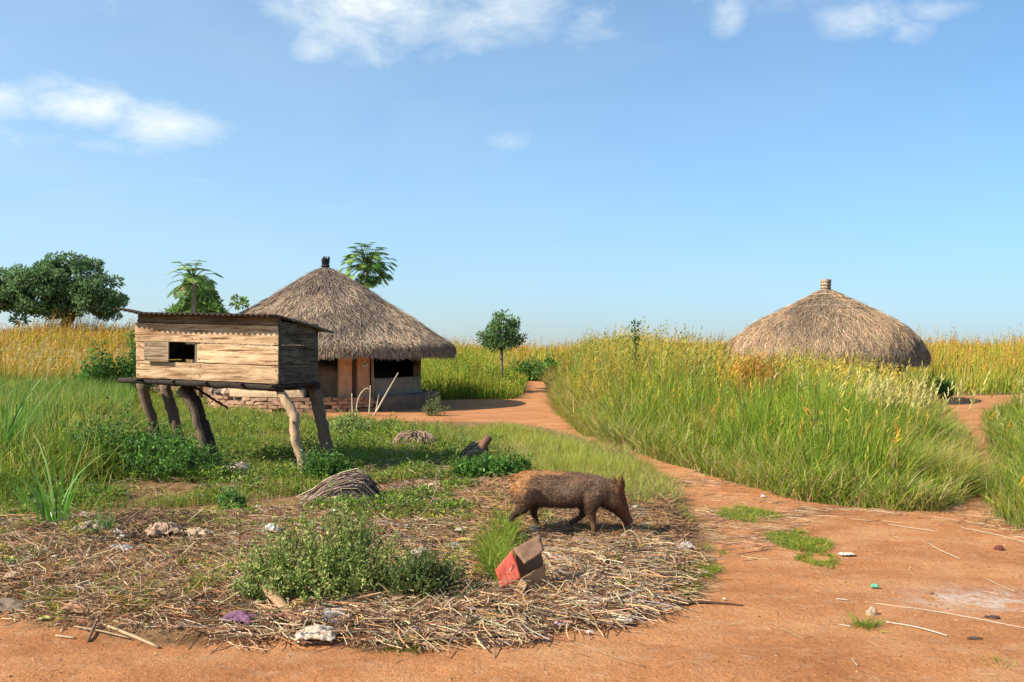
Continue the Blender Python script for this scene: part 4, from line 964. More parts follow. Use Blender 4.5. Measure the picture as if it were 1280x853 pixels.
def papaya(loc_, hgt, crown_r, nleaf, label, seed, lean=0, dead=0, leafsz=.5):
    rg = np.random.default_rng(seed)
    root = empty('papaya_tree', loc_, 0, label=label, cat='papaya tree', group=None)
    mb = MB(); z = np.linspace(-.2, hgt, 14)
    tube(mb, np.stack([lean*(z/hgt)**2, 0*z, z], 1), np.linspace(.085, .06, 14), 9, (.33, .28, .21), .05); mb.build('trunk', M_bark, root)
    ml = MB(); ms = MB(); top = np.array([lean, 0, hgt])
    for k in range(nleaf):
        f = k/nleaf; a = k*2.4+rg.normal(0, .3); el = math.radians(70-f*120+rg.normal(0, 12)); L = crown_r*(rg.uniform(.55, .92) if nleaf > 50 else rg.uniform(.6, .95))
        d = np.array([1.22*math.cos(a)*math.cos(el), 1.22*math.sin(a)*math.cos(el), .95*math.sin(el)])
        p0 = top+np.array([0, 0, .05-.22*f]); tip = p0+d*L+np.array([0, 0, -.10*f*L]); mid = p0+d*L*.55+np.array([0, 0, .05])
        tube(ms, [p0, mid, tip], [.014, .010, .007], 4, (.20, .28, .07), cap=False)
        out = np.array([math.cos(a), math.sin(a), -.35-.9*f+.5*math.sin(el)]); out /= np.linalg.norm(out)
        side = np.array([-math.sin(a), math.cos(a), 0]); s = leafsz*rg.uniform(.75, 1.15)
        nl = 8; ang_ = np.radians(np.linspace(-140, 140, nl)); dirs = np.array([out*math.cos(q)+side*math.sin(q)+np.array([0, 0, -.22]) for q in ang_])
        Ls = s*(.5+.5*np.cos(ang_/2)**.8)*.62
        cb = pick(1, [(.10, .21, .035), (.16, .30, .05), (.28, .42, .09), (.07, .14, .03)], .15)[0]
        if rg.random() < dead and f > .6: cb = np.array([.34, .16, .05])
        leaves(ml, np.repeat(tip[None], nl, 0), dirs, Ls, Ls*.34, np.tile(cb, (nl, 1))*(1+rg.normal(0, .08, (nl, 1))), .08, side=np.cross(dirs, np.cross(out, side)[None]))
        for q in (0, 1):   # side lobes
            dd = dirs+np.cross(dirs, np.cross(out, side)[None])*(.55 if q else -.55)
            leaves(ml, tip+dirs*(Ls*.42)[:, None], dd, Ls*.5, Ls*.17, np.tile(cb, (nl, 1)), .08, side=np.cross(dirs, np.cross(out, side)[None]))
    ml.build('crown', M_leaf, root); ms.build('leaf_stalks', M_leaf, root)
    return root
bx, by = (459-640)/F*33, 33.0; bz = gzf(bx, by)
papaya((bx, by, bz), 1.6+(440-330)/F*33-bz, .92, 130, 'papaya tree with a full round crown rising behind the left thatched roof', 11, leafsz=.38)
bx, by = (242-640)/F*25.5, 25.5; bz = gzf(bx, by)
papaya((bx, by, bz), 1.6+(440-348)/F*25.5-bz, .62, 44, 'papaya tree with sparse flat crown and few brown leaves above the coop roof', 12, dead=.1, leafsz=.40)

# ------------------------------------------------------------------ bushes
def bush(px, py, rx, ry, hh, nst, nl, leaf, cols, label, name='weed_bush', cat='weed bush', seed=0, off=(0, 0), flowers=None, lobes=None):
    rg = np.random.default_rng(seed); p = gp(px, py); p.x += off[0]
    if lobes is None: lobes = [(rg.uniform(-.55, .55)*rx, rg.uniform(-.5, .5)*ry, rg.uniform(.4, .8), rg.uniform(.5, 1.1)) for _ in range(7)]
    p.y += 0; p.y += off[1]; p.z = gzf(p.x, p.y)
    root = empty(name, p, 0, label=label, cat=cat); ms = MB(); ml = MB()
    lobes = lobes or [(0, 0, 1, 1)]
    for k in range(nst):
        lo = lobes[rg.integers(len(lobes))]
        a = rg.uniform(0, 6.283); uu = math.sqrt(rg.random()); bx_, by_ = lo[0]+.35*uu*rx*lo[2]*math.cos(a), lo[1]+.35*uu*ry*lo[2]*math.sin(a)
        tx_, ty_ = lo[0]+uu*rx*lo[2]*math.cos(a), lo[1]+uu*ry*lo[2]*math.sin(a)
        tz_ = hh*lo[3]*math.sqrt(max(.05, 1-uu*uu*.85))*rg.uniform(.55, 1.12)*(1.25 if rg.random() < .12 else 1)
        g0 = gzf(p.x+bx_, p.y+by_)-p.z
        pts = np.array([(bx_, by_, g0-.02), ((bx_+tx_)/2+rg.normal(0, .01), (by_+ty_)/2, g0+tz_*.6), (tx_, ty_, g0+tz_)])
        tube(ms, pts, [.004, .003, .0015], 3, (.16, .20, .05), cap=False)
        n = nl; t = rg.random(n)**.7; q = np.where(t[:, None] < .5, pts[0]+(pts[1]-pts[0])*(t[:, None]*2), pts[1]+(pts[2]-pts[1])*(t[:, None]*2-1))
        d = rg.normal(0, 1, (n, 3))+[0, 0, .4]; L = leaf*rg.uniform(.5, 1.3, n)
        leaves(ml, q+rg.normal(0, leaf*.5, (n, 3)), d, L, L*.45, pick(n, cols, .2), .15)
        if flowers is not None and rg.random() < .5:
            leaves(ml, np.repeat(pts[2:3], 5, 0)+rg.normal(0, .01, (5, 3)), rg.normal(0, 1, (5, 3))+[0, 0, 1], .012, .008, pick(5, [flowers], .1), .1)
    ms.build('stems', M_leaf, root); ml.build('leaves', M_leaf, root)
    return root
WG = [(.30, .40, .09), (.42, .50, .14), (.22, .33, .07), (.56, .52, .20), (.13, .20, .045)]
bush(392, 765, .50, .34, .56, 430, 30, .026, WG, 'large pale green weed bush beside the road in the foreground rubbish', seed=21, off=(0, .32), flowers=(.6, .58, .2), lobes=[(0, 0, .8, 1), (-.24, .05, .6, .85), (.22, .08, .7, .75), (.05, -.15, .7, .55), (-.3, -.1, .5, .5), (.1, .2, .5, 1.05)])
bush(525, 765, .42, .26, .30, 260, 36, .024, [(.10, .18, .04), (.18, .24, .07), (.25, .22, .08), (.05, .09, .02)], 'low sprawling dark weed bush just right of the large foreground bush', seed=22, off=(0, .22))
VG = [(.08, .19, .028), (.13, .28, .04), (.19, .36, .06), (.05, .11, .02)]
bush(165, 600, 1.1, .8, .80, 620, 30, .055, VG, 'lush bright green leafy bush at the left end of the coop', seed=23, off=(0, .4))
bush(628, 603, .42, .3, .36, 200, 30, .05, VG, 'small dark green broad leaved bush between the straw bundle and the pig', name='green_bush', seed=24, off=(0, .2), lobes=[(0, 0, 1, 1), (-.35, .1, .8, .7)])
bush(415, 606, .40, .3, .42, 200, 30, .045, VG, 'green bush in the shade at the foot of the coop rear leg', name='green_bush', seed=25, off=(0, .3))
bush(430, 545, .6, .45, .45, 220, 26, .055, WG, 'light green weeds between the coop leg and the hut doorway', name='green_bush', seed=26, off=(0, .2))
bush(285, 638, .18, .14, .26, 40, 22, .055, [(.16, .30, .06), (.24, .38, .10)], 'single pale leafy seedling plant in front of the coop', name='seedling', cat='plant', seed=27)
bush(545, 520, .35, .3, .62, 60, 22, .04, [(.25, .27, .12), (.17, .22, .08)], 'thin greyish weed plants standing in front of the hut parapet', name='weed_plant', cat='plant', seed=28)
bush(160, 425, 2.2, 1.5, 2.1, 300, 40, .16, VG, 'dark green shrub rising from the golden field left of the coop roof', name='field_shrub', cat='shrub', seed=29, off=(0, 0)) if False else None
c = P(150, 440, 30); root = bush(0, 500, 1.2, .9, 2.1, 200, 40, .12, VG, 'green shrub in the golden field just left of the coop roof', name='field_shrub', cat='shrub', seed=29)
root.location = (c[0], 30, gzf(c[0], 30))
c = P(1180, 470, 31.2); root = bush(0, 500, .45, .4, .75, 80, 30, .08, VG, 'dark little bush on the path just right of the tan hut', name='field_shrub', cat='shrub', seed=30); root.location = (c[0], 31.2, gzf(c[0], 31.2))
c = P(712, 470, 45); root = bush(0, 500, 2.4, 1.2, 1.35, 260, 34, .15, VG, 'dark green shrub patch where the narrow path disappears', name='field_shrub', cat='shrub', seed=31); root.location = (c[0]-1.6, 45, gzf(c[0]-1.6, 45))
# tall dark weed above the stand
c = P(794, 440, 21); rt = empty('tall_weed', (c[0], 21, gzf(c[0], 21)), 0, label='tall dark single weed stalk sticking up above the grass stand', cat='plant')
mb = MB(); tube(mb, [(0, 0, 0), (.02, 0, 1.2), (0, 0, 2.25)], [.015, .01, .004], 5, (.12, .16, .04)); mb.build('stem', M_leaf, rt)
mb = MB(); N = 260; t = R.uniform(.9, 2.3, N); leaves(mb, np.stack([R.normal(0, .05, N), R.normal(0, .05, N), t], 1), R.normal(0, 1, (N, 3))+[0, 0, .8], .09, .035, pick(N, [DGREEN, OLIVE], .2)); mb.build('leaves', M_leaf, rt)

# pale dry stems by the hut door
for k, (x0, y0, x1, y1, d, bend, lb) in enumerate(((467, 524, 498, 466, 22.6, .02, 'thick pale dry stalk leaning right in front of the hut opening'), (446, 523, 457, 486, 22.8, .35, 'bent pale dry stalk curling over in front of the orange pillar'),
        (461, 525, 463, 482, 22.7, -.05, 'thin pale stalk standing by the roof post'), (441, 522, 440, 492, 22.9, .02, 'short pale stalk in front of the left orange pillar'), (469, 520, 474, 492, 22.8, .0, 'short pale stalk just left of the parapet'))):
    a = P(x0, y0, d); b = P(x1, y1, d); a[2] = gzf(a[0], d)-.02; m = (a+b)/2+np.array([-bend*.4, 0, bend*.5])
    mb = MB(); t = np.linspace(0, 1, 9)[:, None]; pts = a*(1-t)**2+2*m*t*(1-t)+b*t**2
    if bend > .2: pts = np.vstack([pts, pts[-1]+[.06, 0, .01], pts[-1]+[.12, 0, -.03]])
    tube(mb, pts-a, np.linspace(.028 if k == 0 else .018, .012, len(pts)), 6, (.58, .52, .36), .05)
    tag(mb.build('dry_stalk', M_dry, loc=a), lb, 'dry stalk', 'pale dry stalks by the hut door')

# ------------------------------------------------------------------ pig
pg = gp(743, 672); PX = .0067*1.03
def make_pig():
    sc = pg.y/F       # metres per reference pixel at that distance
    g0 = pg.z
    root = empty('pig', (pg.x, pg.y+.08, g0+.015), 0, label='brown and black bristly pig rooting with its snout in the straw litter', cat='pig')
    def q(px, py, y=0): return np.array([(px-743)*sc, y, (674-py)*sc+.0])
    mb = MB()
    def loft(secs, sides=20, pw=2.0):
        """secs: centre, half height, half width, tilt"""
        G = []; C = np.array([s[0] for s in secs]); T = np.gradient(C, axis=0); T /= np.linalg.norm(T, axis=1)[:, None]
        for (c, hh, hw), t in zip(secs, T):
            a = np.array([0, -1., 0]); a -= t*(a @ t); a /= np.linalg.norm(a); b = np.cross(a, t)
            th = np.arange(sides)/sides*2*np.pi
            G.append(c+hw*np.cos(th)[:, None]*a+hh*np.sin(th)[:, None]*b)
        G = np.array(G); grid_add(mb, G, (.1, .1, .1), True, True)
        n = sides
        mb.add(np.vstack([G[0], G[-1]]), [np.arange(n)[None, ::-1], (np.arange(n)+n)[None]])
    S = sc
    B = lambda px, top, bot, w: (q(px, (top+bot)/2), (bot-top)/2*S, w)
    loft([B(641.5, 608, 622, .02), B(644, 602, 630, .07), B(649, 597.5, 636, .10), B(658, 595, 639, .108), B(670, 593.8, 640, .122), B(685, 594.5, 639.5, .130), B(700, 595, 640, .133), B(715, 596, 640.5, .133),
          B(728, 597, 640, .128), B(739, 598, 641, .120), B(748, 600.5, 640, .125), B(756, 604, 639, .110), B(763, 609, 640, .095), B(768, 615, 642, .08)], 24)
    # head, lowered to the ground
    Hd = lambda px, py, hh, hw: (q(px, py), hh, hw)
    loft([Hd(752, 619, .115, .10), Hd(760, 623, .118, .10), Hd(768, 629.5, .104, .092), Hd(774, 637, .086, .080), Hd(778.5, 644.5, .064, .060), Hd(782, 650.5, .050, .047), Hd(785, 655.5, .043, .042), Hd(787, 659, .042, .044), Hd(788, 661, .036, .038)], 18)
    def limb(pts, rad):
        p = np.array([q(*a) for a in pts]); t = np.linspace(0, len(p)-1, 26); i = np.arange(len(p))
        P3 = np.stack([np.interp(t, i, p[:, k]) for k in range(3)], 1); k = np.array([.25, .5, .25])
        for _ in range(2): P3[1:-1] = .25*P3[:-2]+.5*P3[1:-1]+.25*P3[2:]
        tube(mb, P3, np.interp(t, i, rad), 14)
    limb([(741, 622, -.085), (740, 634, -.105), (738.5, 645, -.10), (741.5, 656, -.098), (742, 668, -.098), (744.5, 673, -.098), (747, 674.5, -.098)], [.085, .062, .040, .028, .021, .025, .02])
    limb([(728, 622, .08), (729, 634, .09), (734, 646, .09), (727.5, 655, .09), (719, 660.5, .09), (713, 663.5, .09)], [.08, .055, .036, .026, .021, .019])
    limb([(659, 615, -.07), (656, 627, -.095), (655, 636, -.10), (648.5, 643, -.105), (644, 646, -.105), (640, 651, -.105), (637, 656, -.105)], [.125, .098, .060, .034, .025, .024, .016])
    limb([(664, 618, .07), (667, 632, .09), (668.5, 642, .09), (667.5, 651, .09), (671, 660, .09), (674, 667, .09), (677, 668.5, .09)], [.11, .072, .042, .027, .022, .024, .018])
    # belly fold, cheek, snout disc
    limb([(760, 630, -.05), (768, 640, -.05)], [.05, .04]); limb([(760, 630, .05), (768, 640, .05)], [.05, .04])
    # ears: thick tapering flaps, built into the body surface
    for sy in (-1, 1):
        G = []
        for k, t in enumerate(np.linspace(0, 1, 7)):
            c = q(768, 620, .055*sy)+t*(q(777, 606, .075*sy)-q(768, 620, .055*sy)) if False else q(765+8.5*t, 619-13*t+5*t*t, (.05+.05*t)*sy)
            w = .052*math.sin(math.pi*(.18+.72*t))+.012*(1-t); th = .011
            f = np.array([.75, sy*.15, .8*-1+.3]); f /= np.linalg.norm(f); nrm = np.array([.25, -sy*.9, .2])
            ring = [c+f*w*math.cos(a)+nrm*th*math.sin(a) for a in np.arange(10)/10*6.283]
            G.append(ring)
        G = np.array(G); grid_add(mb, G, (.1, .1, .1), True, True); mb.add(np.vstack([G[0], G[-1]]), [np.arange(10)[None, ::-1], (np.arange(10)+10)[None]])
    # tail curled up
    t = np.linspace(0, 1, 16)
    tl = np.array([q(643, 608), q(640, 606), q(638, 602), q(640.5, 598.5), q(645, 598), q(648, 599.5)])
    tl[:, 1] = [0, -.01, -.02, -.03, -.04, -.05]
    i = np.linspace(0, 5, 24); tube(mb, np.stack([np.interp(i, range(6), tl[:, k]) for k in range(3)], 1), np.linspace(.010, .006, 24), 8)
    for sy, bx0, by0, tx0, ty0, wm in ((-1, 770.5, 630, 776.5, 601, .056), (1, 765, 622, 770, 604, .040)):
        G = []
        for t in np.linspace(0, 1, 9):
            c = q(bx0+(tx0-bx0)*t+1.5*math.sin(t*3), by0+(ty0-by0)*t, sy*(.062+.045*t-.02*t*t))
            wd_ = wm*(math.sin(math.pi*min(.97, .22+.76*t))**.8); th_ = .0105
            f = np.array([.93, sy*-.28, .2]); f /= np.linalg.norm(f); nrm = np.cross(f, [0, 0, 1.]); nrm /= np.linalg.norm(nrm)
            G.append([c+f*wd_*math.cos(a)+nrm*(th_*math.sin(a)+.35*wd_*(math.cos(a)**2)*sy*1.0) for a in np.arange(14)/14*6.283])
        G = np.array(G); grid_add(mb, G, (.1, .1, .1), True, True); mb.add(np.vstack([G[0], G[-1]]), [np.arange(14)[None, ::-1], (np.arange(14)+14)[None]])
    body = mb.build('body', M_hide, root)
    # fuse to one continuous skin and bake the result
    rm = body.modifiers.new('skin', 'REMESH'); rm.mode = 'VOXEL'; rm.voxel_size = .0075; rm.use_smooth_shade = True
    sm = body.modifiers.new('soft', 'SMOOTH'); sm.factor = .6; sm.iterations = 5
    dg = bpy.context.evaluated_depsgraph_get(); me = bpy.data.meshes.new_from_object(body.evaluated_get(dg)); me.name = 'pig_body'
    body.modifiers.clear(); body.data = me; me.materials.clear(); me.materials.append(M_hide)
    nv = len(me.vertices); V = np.empty(nv*3, np.float32); me.vertices.foreach_get('co', V); V = V.reshape(-1, 3)
    Nn = np.empty(nv*3, np.float32); me.vertices.foreach_get('normal', Nn); Nn = Nn.reshape(-1, 3)
    px = V[:, 0]/sc+743; py = 674-V[:, 2]/sc
    n = fbm(V[:, 0]*9, V[:, 2]*9+V[:, 1]*4, 3)[:, None]; n2 = fbm(V[:, 0]*45, V[:, 2]*45+V[:, 1]*20, 4)[:, None]
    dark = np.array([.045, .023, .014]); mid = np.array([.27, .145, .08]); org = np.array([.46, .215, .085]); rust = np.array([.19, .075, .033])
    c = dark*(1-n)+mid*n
    lit_patch = (np.exp(-(((px-700)/26)**2+((py-618)/11)**2))*(.4+.9*n[:, 0])+np.exp(-(((px-744)/7)**2+((py-618)/13)**2))*(.3+.9*n[:, 0]))[:, None]*.75
    c = c*(1-lit_patch)+np.array([.30, .20, .13])*lit_patch  # sunlit flank and shoulder painted into the hide colour
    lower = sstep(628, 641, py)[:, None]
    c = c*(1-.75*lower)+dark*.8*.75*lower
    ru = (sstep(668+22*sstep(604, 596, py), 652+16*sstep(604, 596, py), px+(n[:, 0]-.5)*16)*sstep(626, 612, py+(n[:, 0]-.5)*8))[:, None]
    ru = np.maximum(ru, (sstep(722, 690, px)*sstep(600, 596.5, py+(n[:, 0]-.5)*2))[:, None]*.9)  # orange band along the back top is a painted sheen
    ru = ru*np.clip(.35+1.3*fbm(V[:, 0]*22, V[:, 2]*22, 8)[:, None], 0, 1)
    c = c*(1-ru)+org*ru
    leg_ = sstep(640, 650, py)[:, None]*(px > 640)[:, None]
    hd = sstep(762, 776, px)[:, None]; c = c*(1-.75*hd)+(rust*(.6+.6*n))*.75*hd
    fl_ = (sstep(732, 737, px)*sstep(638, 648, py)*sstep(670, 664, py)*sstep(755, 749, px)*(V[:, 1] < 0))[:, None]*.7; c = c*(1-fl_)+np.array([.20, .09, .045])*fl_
    c = c*(.8+.45*n2)
    hoof = (((py > 669) & (px > 736) & (px < 752)) | ((px < 642) & (py > 651)) | ((px > 670) & (px < 680) & (py > 664)) | ((px < 717) & (px > 705) & (py > 660)))[:, None]
    c = np.where(hoof, np.array([.04, .032, .028]), c)
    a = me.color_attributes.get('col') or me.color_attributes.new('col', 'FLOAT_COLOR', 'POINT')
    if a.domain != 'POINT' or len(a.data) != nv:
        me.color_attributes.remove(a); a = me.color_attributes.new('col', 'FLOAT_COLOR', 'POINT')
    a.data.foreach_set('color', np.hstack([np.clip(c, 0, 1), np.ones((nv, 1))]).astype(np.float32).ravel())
    # bristles
    k = R.choice(nv, 17000, replace=(nv < 17000)); k = k[(py[k] < 652) & (px[k] < 783)]
    p = V[k]; nn = Nn[k]; flow = np.stack([-np.ones(len(k)), 0*nn[:, 1], -.45*np.ones(len(k))], 1)
    hdm = px[k] > 765; flow[hdm] = [-.4, 0, .8]
    d = flow+nn*.55+R.normal(0, .2, nn.shape); L = R.uniform(.014, .034, len(k)); top = (py[k] < 602); L[top] *= 1.4
    mb = MB(); leaves(mb, p+nn*-.002, d, L, .0028, np.clip(c[k]*R.choice([.35, .7, 1.2, 2.1], (len(k), 1), p=[.3, .3, .25, .15]), 0, 1), .05)
    mb.build('bristles', M_bristle, root)
    for sy in (-1, 1):   # eyes, with a socket rim
        mb = MB(); e = q(775.2, 636.5, .064*sy); clod(mb, e, .010, (.01, .008, .007), 1); mb.build('eye', M_plastic, root)
    mb = MB()
    for sy in (-1, 1): clod(mb, q(788.2, 659.3, .014*sy), .006, (.02, .012, .01), 1)
    mb.build('nostrils', M_hide, root)
    mb = MB(); t = np.linspace(0, 1, 8)[:, None]; tube(mb, q(778.5, 654.5, -.046)*(1-t)+q(785.5, 662, -.034)*t, .0028, 5, (.03, .016, .012)); mb.build('mouth', M_hide, root)
    return root
pig = make_pig()

# ------------------------------------------------------------------ rubbish: every piece a thing
def sheet(name, px, py, w, l, hh, crump, colr, label, cat, mat=M_cloth, rz=None, thick=.002, n=26, tilt=(0, 0), seed=0, lift=.01, group=None, freq=1, edge=.12):
    """crumpled sheet lying on the ground, domed by hh"""
    p = gp(px, py, lift); rz = R.uniform(0, 6.28) if rz is None else rz
    uu = np.linspace(-1, 1, n); A, B_ = np.meshgrid(uu, uu, indexing='ij')
    th = np.arctan2(B_, A); rr = np.maximum(abs(A), abs(B_)); ed = 1+edge*2*(fbm(np.cos(th)*2+seed, np.sin(th)*2, seed)-.5)
    X_ = A*w/2*ed; Y_ = B_*l/2*ed
    rid = 1-abs(2*fbm(A*2.2*freq+seed*3, B_*2.2*freq, seed+1, 3)-1)
    Z_ = hh*np.clip(1-rr**2.2, 0, 1)*(.6+.6*fbm(A*1.3+seed, B_*1.3, seed+5))+crump*(rid-.6)+crump*.4*(fbm(A*6, B_*6, seed+2)-.5)
    X_ = X_+crump*.8*(fbm(A*3, B_*3+9, seed+3)-.5); Y_ = Y_+crump*.8*(fbm(A*3+5, B_*3, seed+4)-.5)
    mb = MB(); cc = np.asarray(colr)*(.88+.24*fbm(A*2, B_*2, seed+7))[..., None]
    grid_add(mb, np.stack([X_, Y_, Z_], -1), cc.reshape(-1, 3), True)
    o = mb.build(name, mat, loc=p); o.rotation_euler = (tilt[0], tilt[1], rz)
    s = o.modifiers.new('thickness', 'SOLIDIFY'); s.thickness = thick
    return tag(o, label, cat, group)
sheet('paper_bag', 396, 800, .22, .13, .05, .045, (.66, .54, .40), 'crumpled pale tan bag lying at the road edge below the weed bush', 'bag', rz=.1, seed=3, lift=.02)
sheet('plastic_wrapper', 421, 778, .16, .10, .012, .012, (.42, .44, .50), 'clear bluish plastic wrapper below the foreground bush', 'wrapper', M_plastic, rz=0, seed=4, tilt=(.7, 0), lift=.04)
sheet('cloth', 118, 664, .28, .20, .06, .07, (.42, .30, .22), 'crumpled grey brown cloth heap beside the dark hollow in the rubbish', 'cloth', rz=.2, seed=5)
sheet('paper_bag', 206, 668, .26, .18, .07, .075, (.46, .30, .20), 'larger crumpled brown paper bag in the middle of the left rubbish', 'bag', rz=.5, seed=6, freq=1.6)
sheet('paper_bag', 248, 670, .22, .12, .04, .06, (.50, .35, .23), 'smaller crumpled brown paper bag right of the larger one', 'bag', rz=-.2, seed=7, freq=1.6)
sheet('plastic_bag', 150, 688, .20, .10, .03, .03, (.46, .44, .42), 'whitish grey crumpled plastic bag below the brown paper bags', 'bag', M_plastic, rz=.2, seed=8)
sheet('black_rag', 160, 672, .42, .18, .03, .03, (.05, .042, .036), 'blackened rag in the hollow left of the brown paper bags', 'rag', rz=.2, seed=9)
sheet('fruit_peel', 188, 712, .11, .045, .012, .012, (.60, .46, .10), 'yellow peel scrap lying left of its paler twin', 'peel', rz=.4, seed=10)
sheet('fruit_peel', 216, 704, .13, .04, .012, .012, (.60, .44, .20), 'pale tan yellow peel scrap in the left rubbish', 'peel', rz=-.1, seed=11)
sheet('paper_scrap', 110, 732, .17, .05, .01, .01, (.68, .62, .54), 'white torn paper strip in the lower left rubbish', 'paper', rz=.35, seed=12)
sheet('bark_piece', 96, 765, .17, .13, .05, .010, (.46, .24, .13), 'curved reddish brown bark piece at the lower left', 'bark', M_bark, rz=.3, seed=13, thick=.006)
sheet('bark_piece', 95, 700, .14, .05, .02, .008, (.50, .30, .17), 'narrow tan bark piece above the white paper strip', 'bark', M_bark, rz=.5, seed=14, thick=.006)
sheet('paper_scrap', 20, 722, .12, .09, .03, .02, (.55, .38, .24), 'folded tan paper scrap at the left edge', 'paper', rz=.2, seed=15)
sheet('dry_leaf', 60, 774, .09, .05, .012, .008, (.46, .42, .16), 'olive yellow dry leaf at the road edge lower left', 'leaf', rz=.1, seed=16)
sheet('purple_rag', 302, 776, .20, .12, .04, .035, (.22, .10, .17), 'dark purple rag half buried left of the weed bush', 'rag', rz=-.3, seed=17)
sheet('white_scrap', 340, 665, .14, .09, .05, .035, (.66, .62, .56), 'white crumpled scrap at the top left of the large weed bush', 'scrap', rz=.3, seed=18)
sheet('paper_scrap', 525, 695, .16, .10, .05, .04, (.60, .46, .34), 'pale crumpled paper right of the large weed bush', 'paper', rz=.3, seed=19)
sheet('wrapper', 567, 684, .13, .06, .02, .02, (.36, .38, .42), 'blue grey foil wrapper under the yellow scrap', 'wrapper', M_plastic, rz=.2, seed=20)
sheet('yellow_scrap', 582, 680, .14, .05, .02, .015, (.62, .50, .14), 'yellow scrap between the weed bush and the pig', 'scrap', rz=.25, seed=21, lift=.03)
sheet('yellow_scrap', 582, 633, .09, .035, .01, .01, (.68, .58, .10), 'bright yellow scrap in the weeds left of the pig tail', 'scrap', rz=.05, seed=22, lift=.03)
sheet('crushed_bottle', 645, 664, .15, .055, .04, .018, (.60, .62, .48), 'flattened pale green white bottle beside the pig hind leg', 'bottle', M_plastic, rz=.05, seed=23, lift=.02)
sheet('crushed_bottle', 668, 666, .08, .05, .035, .015, (.45, .62, .62), 'small pale blue bottle piece under the pig belly', 'bottle', M_plastic, rz=.2, seed=24, lift=.02)
sheet('red_wrapper', 668, 684, .07, .045, .02, .018, (.45, .05, .05), 'crumpled dark red wrapper just above the red box', 'wrapper', M_plastic, rz=.5, seed=25, lift=.02)
sheet('crushed_bottle', 857, 686, .13, .07, .045, .02, (.62, .50, .42), 'clear crushed bottle lying on the path side of the litter', 'bottle', M_plastic, rz=.1, seed=26)
sheet('black_scrap', 842, 630, .08, .05, .035, .03, (.03, .03, .04), 'small black scrap on the green patch before the pig', 'scrap', M_plastic, rz=.1, seed=27, lift=.03)
sheet('peach_rag', 820, 684, .10, .08, .06, .03, (.62, .36, .22), 'orange tan leaf scrap standing up right of the white stick', 'leaf', rz=.1, seed=28)
sheet('straw_mat', 765, 778, .26, .09, .03, .02, (.62, .52, .38), 'pale shredded husk at the front edge of the litter', 'husk', M_dry, rz=-.35, seed=29, lift=.02)
sheet('paper_scrap', 1057, 694, .12, .07, .012, .008, (.62, .56, .46), 'small white paper beside the flat grass patch on the path', 'paper', rz=.1, seed=30)
sheet('green_scrap', 1092, 735, .05, .03, .02, .014, (.10, .50, .32), 'small bright green plastic scrap on the bare path', 'scrap', M_plastic, rz=-.2, seed=31)
sheet('green_scrap', 23, 704, .07, .04, .02, .014, (.04, .22, .15), 'dark green scrap near the left edge of the rubbish', 'scrap', M_plastic, rz=-.2, seed=32)
sheet('red_scrap', 370, 563+8, .10, .06, .04, .02, (.50, .12, .09), 'small pinkish red scrap in the weeds below the coop', 'scrap', M_plastic, rz=.2, seed=33, lift=.10)
sheet('white_scrap', 953, 622, .04, .03, .02, .01, (.7, .68, .68), 'tiny white scrap at the path edge of the tall grass', 'scrap', rz=.2, seed=34)
sheet('sacking', 10, 762, .34, .18, .04, .04, (.24, .17, .12), 'grey brown sacking heap at the lower left edge', 'sacking', rz=.1, seed=35)
sheet('white_scrap', 905, 750, .02, .015, .008, .004, (.7, .66, .6), 'tiny white crumb at the litter tip on the path', 'scrap', rz=.2, seed=36)
sheet('foil_scrap', 700, 785, .10, .04, .02, .015, (.52, .36, .44), 'pinkish foil scrap at the road edge below the red box', 'scrap', M_plastic, rz=.2, seed=37, lift=.02)
sheet('foil_scrap', 737, 792, .05, .03, .012, .008, (.72, .68, .66), 'small whitish foil scrap at the road edge below the litter', 'scrap', M_plastic, rz=.2, seed=38)

k_ = 0
protos = [('paper_scrap', (.60, .52, .42), M_cloth, 'thumb sized pale scrap half buried in the straw litter', 'scrap', 'small pale scraps in the straw litter', 26),
          ('bark_chip', (.30, .16, .09), M_bark, 'small curled dark brown bark chip among the straw litter', 'bark chip', 'small bark chips in the straw litter', 34)]
for nm, cc, mt, lb, ct, gr, cnt in protos:
    pr_ = None; xx, yy = sample(LITTER, cnt, lambda x, y: np.clip(1.3-x*0-.08*(x+3), .3, 1))
    for j in range(len(xx)):
        if abs(xx[j]) > 5: continue
        if j % 7 == 0 or pr_ is None:
            k_ += 1; pr_ = sheet(nm, 600, 720, R.uniform(.05, .09), R.uniform(.03, .06), .012, .014, np.array(cc)*R.uniform(.7, 1.2), lb, ct, mt, seed=200+k_, n=12, thick=.003, group=gr); o = pr_
        else:
            o = pr_.copy(); col.objects.link(o)
        o.location = (xx[j], yy[j], gzf(xx[j], yy[j])+.028); o.rotation_euler = (R.normal(0, .3), R.normal(0, .3), R.uniform(0, 6.3)); sc1 = R.uniform(.7, 1.4); o.scale = (sc1, sc1, sc1)
# bark tube below the bush
mb = MB(); a = gp(328, 742, .05); b = gp(376, 790, .03)
th = np.linspace(.5, 5.2, 12); ax = np.array(b-a); ax /= np.linalg.norm(ax); s1 = np.cross(ax, [0, 0, 1]); s1 /= np.linalg.norm(s1); s2 = np.cross(s1, ax)
G = np.array([np.array(a)+(np.array(b)-np.array(a))*t+(.034+.006*math.sin(t*5))*(np.cos(th)[:, None]*s1+np.sin(th)[:, None]*s2) for t in np.linspace(0, 1, 14)])
grid_add(mb, G-np.array(a), np.array([.42, .25, .14]), True); o = mb.build('bark_tube', M_bark, loc=a); s = o.modifiers.new('t', 'SOLIDIFY'); s.thickness = .006
tag(o, 'curled brown bark tube pointing down to the tan bag', 'bark')

